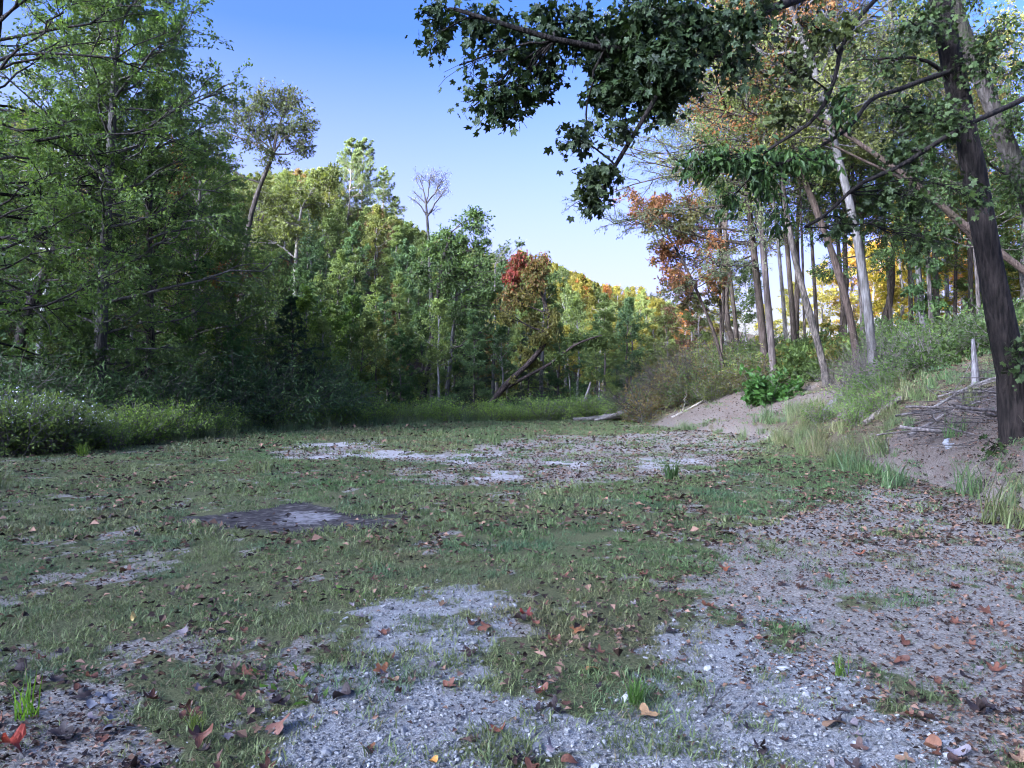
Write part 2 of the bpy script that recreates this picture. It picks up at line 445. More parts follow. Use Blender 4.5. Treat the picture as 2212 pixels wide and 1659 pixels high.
def make_ground():
    xs = graded(-330, 330, -6, 8, .055); ys = graded(-260, 480, 2.4, 12, .045, 1.035)
    X, Y = np.meshgrid(xs, ys); x = X.ravel(); y = Y.ravel()
    z = H(x, y); m = masks(x, y)
    near = sstep(30, 8, y) * sstep(-2, 2, y)
    z = z + near * (.012 * (fbm(x * 7, y * 7, 51, 3) - .5) + m['gravel'] * .010 * (vnoise(x * 22, y * 22, 52) - .5)) - .02 * m['soot'] * near
    nx, ny = len(xs), len(ys)
    i = (np.arange(ny - 1)[:, None] * nx + np.arange(nx - 1)[None]).ravel()
    Q = np.stack([i, i + 1, i + nx + 1, i + nx], 1)
    wood = sstep(-1, 2.5, beyond(x, y)) * (x < np.interp(y, FOOT[:, 1], FOOT[:, 0]) + 0 * x)
    e_ = x - np.interp(y, FOOT[:, 1], FOOT[:, 0]); wood = np.maximum(wood, (.72 * sstep(-1.6, .8, e_) + .25 * (fbm(x * 2, y * 2, 44, 3) - .5) * (e_ > 0)).clip(0, 1) * sstep(2, 9, y))
    mat, nt, N = newmat('meadow_ground'); lk = nt.links.new
    out = N('ShaderNodeOutputMaterial'); pr = N('ShaderNodeBsdfPrincipled'); pr.inputs['Roughness'].default_value = .95; pr.inputs['Specular IOR Level'].default_value = .1
    tc = N('ShaderNodeTexCoord')
    def noise(sc, det=5, rough=.6):
        n = N('ShaderNodeTexNoise'); n.inputs['Scale'].default_value = sc; n.inputs['Detail'].default_value = det; n.inputs['Roughness'].default_value = rough
        lk(tc.outputs['Object'], n.inputs['Vector']); return n.outputs[0]
    def ramp(f, *st):
        r = N('ShaderNodeValToRGB'); e = r.color_ramp.elements
        while len(e) < len(st): e.new(.5)
        for k, (p, c) in enumerate(st): e[k].position = p; e[k].color = (*c, 1)
        lk(f, r.inputs[0]); return r.outputs[0]
    def mix(f, a, b):
        n = N('ShaderNodeMix', data_type='RGBA'); lk(f, n.inputs[0]); lk(a, n.inputs[6]); lk(b, n.inputs[7]); return n.outputs[2]
    def noise_mask(f):
        r = N('ShaderNodeMapRange', interpolation_type='SMOOTHSTEP'); lk(f, r.inputs[0]); r.inputs[1].default_value = .45; r.inputs[2].default_value = .62; return r.outputs[0]
    att = lambda nm: N('ShaderNodeAttribute', attribute_name=nm).outputs['Fac']
    na, nb, nc, nd = noise(1.1), noise(9), noise(55, 4, .7), noise(150, 3, .7)
    def sharpen(f, n, lo=.35, hi=.65, amt=.9):
        s = N('ShaderNodeMath', operation='SUBTRACT'); lk(n, s.inputs[0]); s.inputs[1].default_value = .5
        a = N('ShaderNodeMath', operation='MULTIPLY_ADD'); lk(s.outputs[0], a.inputs[0]); a.inputs[1].default_value = amt; lk(f, a.inputs[2])
        r = N('ShaderNodeMapRange', interpolation_type='SMOOTHSTEP'); lk(a.outputs[0], r.inputs[0]); r.inputs[1].default_value = lo; r.inputs[2].default_value = hi; return r.outputs[0]
    turf = ramp(nc, (.3, (.035, .035, .016)), (.5, (.088, .092, .040)), (.72, (.17, .155, .085)))
    soil = ramp(nc, (.30, (.075, .062, .05)), (.48, (.195, .172, .143)), (.66, (.36, .325, .28)))
    grav = mix(noise_mask(nb), ramp(nd, (.3, (.07, .068, .064)), (.5, (.235, .23, .215)), (.68, (.46, .45, .42))), ramp(nd, (.3, (.09, .08, .07)), (.5, (.21, .195, .175)), (.7, (.36, .345, .32))))
    sand = ramp(nb, (.3, (.20, .18, .165)), (.7, (.38, .36, .34)))
    soot = ramp(nb, (.35, (.022, .019, .019)), (.55, (.06, .052, .048)), (.72, (.16, .14, .125)))
    ashc = ramp(nb, (.35, (.10, .09, .088)), (.6, (.22, .205, .20)))
    duff = ramp(nc, (.3, (.022, .015, .012)), (.5, (.070, .048, .038)), (.7, (.17, .12, .095)))
    c = mix(sharpen(att('bare'), nb), turf, soil)
    c = mix(sharpen(att('gravel'), nb), c, grav)
    c = mix(sharpen(att('sand'), nb, .4, .6, 1.2), c, sand)
    c = mix(sharpen(att('soot'), nb, .35, .6, .8), c, soot)
    c = mix(sharpen(att('ash'), nb, .25, 1.0, 1.6), c, ashc)
    c = mix(att('wood'), c, duff)
    lk(c, pr.inputs['Base Color'])
    b1 = N('ShaderNodeBump'); b1.inputs['Strength'].default_value = .8; b1.inputs['Distance'].default_value = .02; lk(nc, b1.inputs['Height'])
    b2 = N('ShaderNodeBump'); b2.inputs['Strength'].default_value = .7; b2.inputs['Distance'].default_value = .008; lk(nd, b2.inputs['Height']); lk(b1.outputs[0], b2.inputs['Normal'])
    lk(b2.outputs[0], pr.inputs['Normal']); lk(pr.outputs[0], out.inputs[0])
    at = {k: ('POINT', m[k]) for k in ('gravel', 'bare', 'sand', 'soot', 'ash')}; at['wood'] = ('POINT', wood)
    me = mesh('ground', np.stack([x, y, z], 1), Q, [mat], at, smooth=True)
    o = link('ground', me); o['kind'] = 'structure'
    return o

make_ground()

# ------------------------------------------------------------------ instancing for stuff only
def scatter(name, pts, protos, rot, scl, idx, kind='stuff', label=None, tint=None):
    """a point cloud mesh whose points carry one of the given meshes each (one object of kind stuff)"""
    me = bpy.data.meshes.new(name); n = len(pts)
    me.vertices.add(n); me.vertices.foreach_set('co', np.ascontiguousarray(pts, np.float32).ravel())
    a = me.attributes.new('rot', 'FLOAT_VECTOR', 'POINT'); a.data.foreach_set('vector', np.ascontiguousarray(rot, np.float32).ravel())
    a = me.attributes.new('scl', 'FLOAT', 'POINT'); a.data.foreach_set('value', np.ascontiguousarray(scl, np.float32))
    a = me.attributes.new('idx', 'INT', 'POINT'); a.data.foreach_set('value', np.ascontiguousarray(idx, np.int32))
    if tint is not None:
        a = me.attributes.new('tint', 'FLOAT_COLOR', 'POINT'); a.data.foreach_set('color', np.concatenate([tint, np.ones((n, 1))], 1).astype(np.float32).ravel())
    o = link(name, me); o['kind'] = kind
    if label: o['label'] = label
    ng = bpy.data.node_groups.new(name + '_nodes', 'GeometryNodeTree')
    ng.interface.new_socket('Geometry', in_out='INPUT', socket_type='NodeSocketGeometry')
    ng.interface.new_socket('Geometry', in_out='OUTPUT', socket_type='NodeSocketGeometry')
    N = ng.nodes.new; L = ng.links.new
    gi, go = N('NodeGroupInput'), N('NodeGroupOutput')
    iop = N('GeometryNodeInstanceOnPoints'); iop.inputs['Pick Instance'].default_value = True
    jn = N('GeometryNodeJoinGeometry')
    for pm in reversed(protos):                                  # the join node lists its inputs last first
        po = bpy.data.objects.new(name + '_piece', pm)          # never linked to the scene
        oi = N('GeometryNodeObjectInfo'); oi.inputs['Object'].default_value = po; oi.inputs['As Instance'].default_value = False
        g2 = N('GeometryNodeGeometryToInstance'); L(oi.outputs['Geometry'], g2.inputs[0]); L(g2.outputs[0], jn.inputs[0])
    def na(nm, ty):
        a = N('GeometryNodeInputNamedAttribute'); a.data_type = ty; a.inputs['Name'].default_value = nm
        return [s for s in a.outputs if s.enabled and s.name == 'Attribute'][0]
    L(gi.outputs[0], iop.inputs['Points']); L(jn.outputs[0], iop.inputs['Instance'])
    L(na('idx', 'INT'), iop.inputs['Instance Index']); L(na('rot', 'FLOAT_VECTOR'), iop.inputs['Rotation']); L(na('scl', 'FLOAT'), iop.inputs['Scale'])
    L(iop.outputs[0], go.inputs[0])
    md = o.modifiers.new('scatter', 'NODES'); md.node_group = ng
    return o

# ------------------------------------------------------------------ grass
def grass_material():
    m, nt, N = newmat('grass_blade'); lk = nt.links.new
    out = N('ShaderNodeOutputMaterial'); av = N('ShaderNodeAttribute', attribute_name='v')
    ti = N('ShaderNodeAttribute', attribute_name='tint', attribute_type='INSTANCER')
    mr = N('ShaderNodeMapRange'); lk(av.outputs['Fac'], mr.inputs[0]); mr.inputs[3].default_value = .5; mr.inputs[4].default_value = 1.45
    mul = N('ShaderNodeMix', data_type='RGBA', blend_type='MULTIPLY'); mul.inputs[0].default_value = 1; lk(ti.outputs['Color'], mul.inputs[6]); lk(mr.outputs[0], mul.inputs[7])
    st = N('ShaderNodeMapRange'); lk(av.outputs['Fac'], st.inputs[0]); st.inputs[1].default_value = .84; st.inputs[2].default_value = .88
    mx = N('ShaderNodeMix', data_type='RGBA'); lk(st.outputs[0], mx.inputs[0]); lk(mul.outputs[2], mx.inputs[6]); mx.inputs[7].default_value = (.20, .16, .085, 1)
    pr = N('ShaderNodeBsdfPrincipled'); lk(mx.outputs[2], pr.inputs['Base Color']); pr.inputs['Roughness'].default_value = .5; pr.inputs['Specular IOR Level'].default_value = .3
    tr = N('ShaderNodeBsdfTranslucent'); lk(mx.outputs[2], tr.inputs[0])
    ms = N('ShaderNodeMixShader'); ms.inputs[0].default_value = .3; lk(pr.outputs[0], ms.inputs[1]); lk(tr.outputs[0], ms.inputs[2]); lk(ms.outputs[0], out.inputs[0])
    return m
M_GRASS = grass_material()

def tuft(seed, nb, rad, h, w, lean=.5, mat=None):
    rng = RS(seed)
    r = rad * np.sqrt(rng.rand(nb)); a = rng.rand(nb) * 2 * PI
    b = np.stack([r * np.cos(a), r * np.sin(a), np.full(nb, -.005)], 1)
    hh = h * (.45 + .75 * rng.rand(nb))
    az = rng.rand(nb) * 2 * PI; ln = lean * (.3 + rng.rand(nb))
    d = np.stack([np.cos(az) * ln, np.sin(az) * ln, np.ones(nb)], 1); d = nrm(d)
    s = np.stack([-np.sin(az), np.cos(az), np.zeros(nb)], 1) + .5 * rng.randn(nb, 3) * np.array([1, 1, 0]); s = nrm(s)
    ww = (w * (.6 + .8 * rng.rand(nb)))[:, None]
    mid = b + d * hh[:, None] * .55
    tip = b + d * hh[:, None] + np.stack([np.cos(az), np.sin(az), -.6 * np.ones(nb)], 1) * (hh * ln * .45)[:, None]
    V = np.stack([b - s * ww * .5, b + s * ww * .5, mid + s * ww * .42, mid - s * ww * .42, tip], 1).reshape(-1, 3)
    i = np.arange(nb)[:, None] * 5
    Q = i + np.array([[0, 1, 2, 3]]); T = i + np.array([[3, 2, 4]])
    v = rng.rand(nb) * .85 + .15 * rng.rand()
    return mesh('grass_tuft', V, Q, [mat or M_GRASS], {'v': ('FACE', np.concatenate([v, v]))}, T=T)

def grass():
    rng = RS(11)
    near = [tuft(100 + i, 44, .085, .026 + .009 * i, .0040, .95) for i in range(4)]
    mid = [tuft(120 + i, 56, .17, .034 + .012 * i, .008, .95) for i in range(4)]
    far = [tuft(140 + i, 66, .36, .045 + .016 * i, .017, .85) for i in range(4)]
    tall = [tuft(160 + i, 60, .16, .30 + .09 * i, .011, .42) for i in range(4)]
    protos = near + mid + far + tall
    # join order is reversed inside the join node, so keep every band a scatter of its own mesh order
    bands = [(3.0, 8.5, 92, 0), (8.5, 20, 24, 4), (20, 50, 6.0, 8)]
    A = []
    for y0, y1, dens, k0 in bands:
        xm = y1 * .72 + 1
        n = int(dens * 2 * xm * (y1 - y0))
        x = (rng.rand(n) * 2 - 1) * xm; y = y0 + (y1 - y0) * rng.rand(n)
        ok = (np.abs(x) < y * .71 + .8) & (beyond(x, y) < 2.0)
        fx = np.interp(y, FOOT[:, 1], FOOT[:, 0]); ok &= x < fx + 6
        x, y = x[ok], y[ok]
        m = masks(x, y)
        gt = sstep(.53, .64, fbm(x * 2.6, y * 2.2, 78, 3)) * .7
        cover = 1 - np.maximum.reduce([m['gravel'] * (.97 - gt), m['bare'] * .93, m['sand'], m['soot'] * 1.05])
        cl = fbm(x * 1.1, y * 1.1, 71, 3)
        ok = rng.rand(len(x)) < np.clip(cover * 1.15 * (.55 + .9 * cl), 0, 1)
        x, y, cl = x[ok], y[ok], cl[ok]; rust = m['rust'][ok]
        e = x - np.interp(y, FOOT[:, 1], FOOT[:, 0])
        s = (.75 + .8 * rng.rand(len(x))) * (.7 + .7 * cl)
        A.append((x, y, s, k0 + rng.randint(0, 4, len(x)), rust))
    # taller grass: foot of the bank, along the edge of the wood
    n = 26000
    x = rng.rand(n) * 46 - 24; y = 6 + rng.rand(n) * 44
    e = x - np.interp(y, FOOT[:, 1], FOOT[:, 0]); b = beyond(x, y)
    bank_p = ((e > -1.0) & (e < 3.2) & (y > 9) & (y < 34)) * (.85 - .12 * np.abs(e - .4))
    clump = sstep(.5, .62, fbm(x * .5, y * .5, 91, 3))
    edge_p = ((b > -1.8) & (b < 1.6)) * .35
    mm = masks(x, y)
    pd, _, _ = seg_dist(x, y, PATH)
    stray = .0035 * (np.hypot(x, y - 8) > 7) * (b < 0) * (e < 0)
    p = np.maximum.reduce([bank_p * (.35 + .65 * clump), edge_p, stray]) * (1 - np.maximum(mm['gravel'], mm['bare'] * .9)) * (1 - mm['soot']) * (pd > 1.2)
    ok = rng.rand(n) < p
    x, y = x[ok], y[ok]
    A.append((x, y, .55 + .8 * rng.rand(len(x)), 12 + rng.randint(0, 4, len(x)), mm['rust'][ok]))
    x = np.concatenate([a[0] for a in A]); y = np.concatenate([a[1] for a in A]); s = np.concatenate([a[2] for a in A]); k = np.concatenate([a[3] for a in A]); ru = np.concatenate([a[4] for a in A])
    n = len(x)
    dn = fbm(x * .35, y * .35, 72, 3); d2 = fbm(x * 1.6, y * 1.6, 73, 3)
    g1 = np.array([.082, .142, .045]); g2 = np.array([.145, .170, .062]); g3 = np.array([.072, .130, .060]); br = np.array([.17, .115, .06])
    w = sstep(.35, .68, dn)[:, None]; tint = g1 * (1 - w) + g2 * w
    w = sstep(.5, .72, d2)[:, None] * .7; tint = tint * (1 - w) + g3 * w
    w = (ru * .75 * rng.rand(n) + sstep(.66, .8, fbm(x * .8, y * .8, 74, 3)) * .45)[:, None]; tint = tint * (1 - w) + br * w
    w = (sstep(14, 40, y) * .35)[:, None]; tint = tint * (1 - w) + np.array([.15, .17, .075]) * w
    tint = tint * (.8 + .4 * rng.rand(n))[:, None]
    rot = np.stack([rng.randn(n) * .08, rng.randn(n) * .08, rng.rand(n) * 2 * PI], 1)
    pts = np.stack([x, y, H(x, y)], 1)
    for nm, lo, hi, lb in (('grass', 0, 12, 'short green lawn grass of the clearing'), ('tall_grass', 12, 16, 'tall green grass along the edges of the clearing')):
        ok = (k >= lo) & (k < hi)
        scatter(nm, pts[ok], protos[lo:hi], rot[ok], s[ok], k[ok] - lo, tint=tint[ok], label=lb)
grass()

# ------------------------------------------------------------------ gravel, litter, fallen leaves
ICO_T = 0.5257311; ICO_U = 0.8506508
ICO_V = np.array([(-ICO_T, 0, ICO_U), (ICO_T, 0, ICO_U), (-ICO_T, 0, -ICO_U), (ICO_T, 0, -ICO_U), (0, ICO_U, ICO_T), (0, ICO_U, -ICO_T), (0, -ICO_U, ICO_T), (0, -ICO_U, -ICO_T),
                  (ICO_U, ICO_T, 0), (-ICO_U, ICO_T, 0), (ICO_U, -ICO_T, 0), (-ICO_U, -ICO_T, 0)])
ICO_F = np.array([(1, 4, 0), (4, 9, 0), (4, 5, 9), (8, 5, 4), (1, 8, 4), (1, 10, 8), (10, 3, 8), (8, 3, 5), (3, 2, 5), (3, 7, 2), (3, 10, 7), (10, 6, 7), (6, 11, 7), (6, 0, 11), (6, 1, 0), (10, 1, 6), (11, 0, 9), (2, 11, 9), (5, 2, 9), (11, 2, 7)])

M_STONE = plain_material('crushed_stone', c=(.27, .265, .25), vr=(.2, 1.25), rough=.8)
M_LITTER = plain_material('leaf_litter_brown', c=(.082, .047, .031), vr=(.22, 3.3), rough=.7)
M_FALLEN = plain_material('dry_leaf', vr=(.7, 1.35), rough=.55)
M_BLOSSOM = plain_material('white_blossom', c=(.62, .62, .60), vr=(.8, 1.1))

def gravel():
    rng = RS(21); n = 80000
    y = 2.9 + 7.0 * rng.rand(n) ** 1.5; x = (rng.rand(n) * 2 - 1) * (y * .70 + .4)
    m = masks(x, y); p = np.maximum(m['gravel'], .09 * m['bare']) * (1 - .6 * m['bare'] * (1 - m['gravel']))
    ok = rng.rand(n) < p * .8
    x, y = x[ok], y[ok]; n = len(x)
    s = .0035 + .0075 * rng.rand(n) ** 2.6 + .011 * (rng.rand(n) < .012)
    A = rng.randn(n, 3, 3) * .22 + np.eye(3) * np.array([1.15, .9, .62])
    V = np.einsum('vj,njk->nvk', ICO_V, A) * s[:, None, None]
    ca = rng.rand(n) * 2 * PI; c, sn = np.cos(ca)[:, None], np.sin(ca)[:, None]
    V = np.stack([V[..., 0] * c - V[..., 1] * sn, V[..., 0] * sn + V[..., 1] * c, V[..., 2]], -1)
    V += np.stack([x, y, H(x, y) + s * .35 + .003], 1)[:, None]
    T = (np.arange(n)[:, None, None] * 12 + ICO_F[None]).reshape(-1, 3)
    me = mesh('gravel', V.reshape(-1, 3), None, [M_STONE], {'v': ('FACE', np.repeat(rng.rand(n) ** 1.3, 20))}, T=T)
    tag(link('gravel', me), 'loose grey crushed stone spread over the ground', kind='stuff')

def litter():
    rng = RS(22)
    out = MB(); vs = []
    for y0, y1, n, s0, s1 in ((3, 8, 52000, .010, .042), (8, 20, 80000, .024, .072), (20, 45, 42000, .05, .12)):
        y = y0 + (y1 - y0) * rng.rand(n); x = (rng.rand(n) * 2 - 1) * (y * .72 + .4)
        m = masks(x, y); cl = fbm(x * 1.3, y * 1.3, 61, 3)
        bank = (x > np.interp(y, FOOT[:, 1], FOOT[:, 0]) + .5)
        p = np.clip(.42 + 1.2 * m['bare'] * (x > -1 + 0 * y) + .45 * m['bare'] * (x <= -1) - .75 * m['gravel'] * (1 - .45 * (x > 1)), .04, 1) * np.maximum(sstep(.28, .62, cl), .55 * sstep(.2, .8, m['bare'])) * (1 - .9 * m['sand']) * (1 - .85 * m['soot'])
        ok = rng.rand(n) < np.maximum(p, .9 * bank)
        onb = np.maximum.reduce([m['bare'], m['gravel'], 1.0 * bank])
        ok &= rng.rand(n) < (.34 + .66 * onb)
        x, y = x[ok], y[ok]; k = len(x)
        s = (s0 + (s1 - s0) * rng.rand(k) ** 1.6) * (1 + .75 * (1 - onb[ok]))
        d = rng.randn(k, 3) * np.array([1, 1, .22]); nv = nrm(UP + rng.randn(k, 3) * .32)
        V, Q = leaf_quads(rng, np.stack([x, y, H(x, y) + .006 + .25 * s * rng.rand(k) + .022 * (1 - m['bare'][ok]) * (1 - m['gravel'][ok])], 1), d, nv, s, s * (.4 + .5 * rng.rand(k)), fold=.35)
        out.add((V, Q)); vs.append(rng.rand(k) ** 2.4)
    V, Q = out.get()
    tag(link('leaf_litter', mesh('leaf_litter', V, Q, [M_LITTER], {'v': ('FACE', np.concatenate(vs))})), 'small dry brown leaf scraps strewn over the bare earth', kind='stuff')

def fallen_leaf_mesh(seed, kind):
    rng = RS(seed); na, nr = 30, 4
    a = np.linspace(0, 2 * PI, na, endpoint=False)
    if kind == 'maple':
        r = .42 + .58 * np.abs(np.cos(2.5 * (a))) ** 1.6 * np.where(np.abs(np.mod(a + PI, 2 * PI) - PI) > 2.5, .35, 1) + .06 * rng.randn(na)
    elif kind == 'oval':
        r = .5 / np.sqrt((np.cos(a) * .5) ** 2 + np.sin(a) ** 2 * 1.1) + .01 * rng.randn(na)
        r = np.minimum(r, 1.0)
    else:
        r = .62 + .25 * np.cos(4 * a) + .12 * np.cos(a) + .05 * rng.randn(na)
    V = [np.zeros((1, 3))]
    for j in range(1, nr + 1):
        f = j / nr
        V.append(np.stack([np.cos(a) * r * f, np.sin(a) * r * f, np.zeros(na)], 1))
    V = np.concatenate(V) * .5
    R = np.hypot(V[:, 0], V[:, 1])
    cu = .3 + .9 * rng.rand(); ax = rng.rand() * PI
    u = V[:, 0] * math.cos(ax) + V[:, 1] * math.sin(ax); wv = -V[:, 0] * math.sin(ax) + V[:, 1] * math.cos(ax)
    cur = cu * u * u * 1.6 + rng.randn() * .5 * wv * wv + .35 * rng.randn() * u * wv
    ph = rng.rand(3) * 6
    V[:, 2] = cur + .05 * np.sin(9 * V[:, 0] + ph[0]) * R * 2 + .05 * np.sin(8 * V[:, 1] + ph[1]) * R * 2
    V[:, :2] *= (1 - .45 * np.minimum(np.abs(cur), .8))[:, None]
    V[:, 2] -= V[:, 2].min()
    T = [(0, 1 + i, 1 + (i + 1) % na) for i in range(na)]; Q = []
    for j in range(nr - 1):
        b0, b1 = 1 + j * na, 1 + (j + 1) * na
        Q += [(b0 + i, b1 + i, b1 + (i + 1) % na, b0 + (i + 1) % na) for i in range(na)]
    # stalk
    s = np.array([(-.45, 0, .03), (-.62, .03, .05), (-.80, .10, .02)])[None]
    SV, SQ = tubes(s, [.016], [.010], 4); n0 = len(V)
    v = np.concatenate([rng.rand(len(Q)), np.full(len(SQ), .3), rng.rand(len(T))])
    vein = np.concatenate([.35 + .5 * np.abs(np.sin(np.tile(a, nr - 1) * 2.5)), np.full(len(SQ), .2), np.full(na, .5)])
    return mesh('fallen_leaf', np.concatenate([V, SV]), np.concatenate([np.array(Q), SQ + n0]), [M_FALLEN], {'v': ('FACE', .4 * v + .6 * vein)}, T=np.array(T))

LEAF_COLS = {'rust brown': (.085, .034, .020), 'dark brown': (.026, .018, .016), 'mauve grey': (.15, .122, .122), 'tan': (.17, .10, .058), 'dull red': (.10, .022, .017), 'chocolate': (.045, .025, .019)}
LEAF_MESH = [fallen_leaf_mesh(300 + i, ['maple', 'maple', 'tulip', 'oval', 'maple'][i % 5]) for i in range(15)]

def put_leaf(x, y, size, col, i, label, group, rng, lift=.0, cat='leaf'):
    col = tuple(.62 * v for v in col) if max(col) > .18 else col
    o = link('fallen_leaf', LEAF_MESH[i], (x, y, hz(x, y) + .004 + lift), rng.rand() * 6.28, None, size, col)
    o.rotation_euler = (rng.randn() * .22, rng.randn() * .22, rng.rand() * 6.28)
    tag(o, label, cat, group); return o

def fallen_leaves():
    rng = RS(23)
    notable = [  # px, py in the 2212-wide photo, size m, colour, mesh, label
        (935, 1643, .065, (.62, .29, .07), 3, 'bright golden yellow leaf lying alone on the grey gravel'),
        (795, 1617, .115, (.20, .085, .04), 4, 'brown folded leaf standing on edge on the grey gravel'),
        (608, 1566, .16, (.26, .12, .08), 0, 'large flat reddish tan leaf at the edge of the gravel beside grass'),
        (1398, 1540, .13, (.36, .21, .10), 2, 'large curled tan leaf with a dark rim beside a bright green grass tuft'),
        (18, 1625, .15, (.33, .05, .025), 1, 'vivid red leaf at the bottom corner of the bare earth'),
        (292, 1335, .085, (.60, .42, .15), 13, 'pale yellow pointed leaf on the dark earth in the grass'),
        (1075, 1575, .11, (.22, .07, .04), 5, 'dark rust leaf with points turned up on gravel between two grass tufts'),
        (1855, 1197, .17, (.18, .06, .03), 6, 'rust coloured leaf on the end of a fallen dark green leafy sprig'),
        (1563, 1230, .13, (.28, .09, .04), 9, 'orange rust maple leaf on the grass at the edge of the bare earth'),
        (915, 1222, .10, (.30, .14, .08), 10, 'pinkish tan maple leaf lying flat in the open green grass'),
        (825, 1447, .11, (.26, .10, .045), 11, 'two-toned orange brown leaf on the gravel near the grass edge'),
        (1250, 1355, .13, (.36, .15, .06), 14, 'pale orange leaf lying in the grass above the gravel'),
        (1280, 1443, .10, (.42, .20, .07), 8, 'orange folded leaf in a grass tuft in the middle of the gravel'),
        (2010, 1605, .13, (.32, .15, .085), 3, 'smooth tan orange leaf on the gravel by leafy grass'),
        (2070, 1618, .10, (.18, .155, .16), 3, 'large pale mauve leaf lying upside down in the grass and leaves')]
    for px, py, s, c, i, lab in notable:
        x, y = g22(px, py); put_leaf(x, y, s * 1.12, c, i, lab, None, rng, .008)
    # grey heap of old leaves in the bare earth
    for k in range(9):
        x, y = g22(232 + rng.randn() * 16, 1530 + rng.randn() * 16)
        put_leaf(x, y, .065 + .04 * rng.rand(), tuple(np.array((.12, .12, .13)) * (.5 + rng.rand())), [2, 3, 8, 13, 7, 12, 3, 8, 2][k], 'pale silver grey old leaf in the heap on the dark bare earth', 'silver grey leaves heaped on the bare earth', rng, .012 + .006 * k)
    n = 0; names = list(LEAF_COLS); pr = np.array([.30, .24, .13, .09, .03, .21])
    while n < 262:
        py = 1085 + 580 * rng.rand() ** .85; px = 2230 * rng.rand() - 10
        x, y = g22(px, py)
        if y > 13.5: continue
        if fbm(np.array([x * 1.6]), np.array([y * 1.6]), 81, 2)[0] < .36 + .2 * rng.rand(): continue
        m = masks(np.array([x]), np.array([y]))
        if m['soot'][0] > .4: continue
        sf = 'gravel' if m['gravel'][0] > .5 else ('bare earth' if m['bare'][0] > .5 else 'grass')
        cn = names[rng.choice(6, p=pr)]; c = np.array(LEAF_COLS[cn]) * (.8 + .7 * rng.rand())
        put_leaf(x, y, .060 + .075 * rng.rand() ** 1.3, tuple(c), rng.randint(15), f'{cn} dry curled leaf fallen on the {sf}', f'{cn} leaves fallen on the {sf}', rng, .006 if sf != 'grass' else .018)
        n += 1

gravel(); litter(); fallen_leaves()

# ------------------------------------------------------------------ trees
def part(name, parent, geo, mat, color=None, base=None, attr=None, smooth=False):
    if geo is None: return None
    V, Q = geo[0], geo[1]
    if base is not None: V = V - np.asarray(base)
    at = {}
    if len(geo) > 2: at['v'] = ('FACE', geo[2])
    if attr is not None: at['a'] = ('FACE', attr)
    o = link(name, mesh(name, V, Q, [mat], at, smooth=smooth), parent=parent, color=color)
    return o

def empty(name, loc):
    o = bpy.data.objects.new(name, None); COL.objects.link(o); o.location = loc; o.empty_display_size = .3
    return o

def px_trunk(path22, Y, dY=None, K=18):
    n = len(path22); dY = dY or [0] * n
    pts = [q(p[0], p[1], Y + d) for p, d in zip(path22, dY)]
    z0 = hz(pts[0][0], pts[0][1])
    pts = [np.array([pts[0][0], pts[0][1], min(z0, pts[0][2]) - .3])] + ([pts[0]] if pts[0][2] > z0 - .1 else []) + pts[1:]
    return smooth_path(pts, K)

def px_tree(name, label, cat, path22, Y, r0, r1, sp, leafcol, bark=None, leafmat=None, seed=1, barkcol=(1, 1, 1), dY=None, group=None, sides=9, flare=1.35, K=18, alt=0.0):
    tr = px_trunk(path22, Y, dY, K); base = tr[0] + np.array([0, 0, .3])
    e = empty(name, base); tag(e, label, cat, group)
    wood, lv = tree_geo(seed, tr, r0, r1, sp, sides=sides, flare=flare)
    part('trunk', e, wood, bark or M_BARK, barkcol, base, smooth=True)
    a = None
    if lv is not None:
        if alt:
            rr = RS(seed + 5); c = lv[0].reshape(len(lv[1]), 4, 3)[:, 0]
            nn = fbm(c[:, 0] * .55 + c[:, 1] * .3, c[:, 2] * .6, seed, 2)
            a = ((nn > np.quantile(nn, 1 - alt)) * (.5 + .5 * rr.rand(len(nn)))).astype(float)
        part('crown', e, lv, leafmat or M_LEAF, leafcol, base, attr=a)
    return e

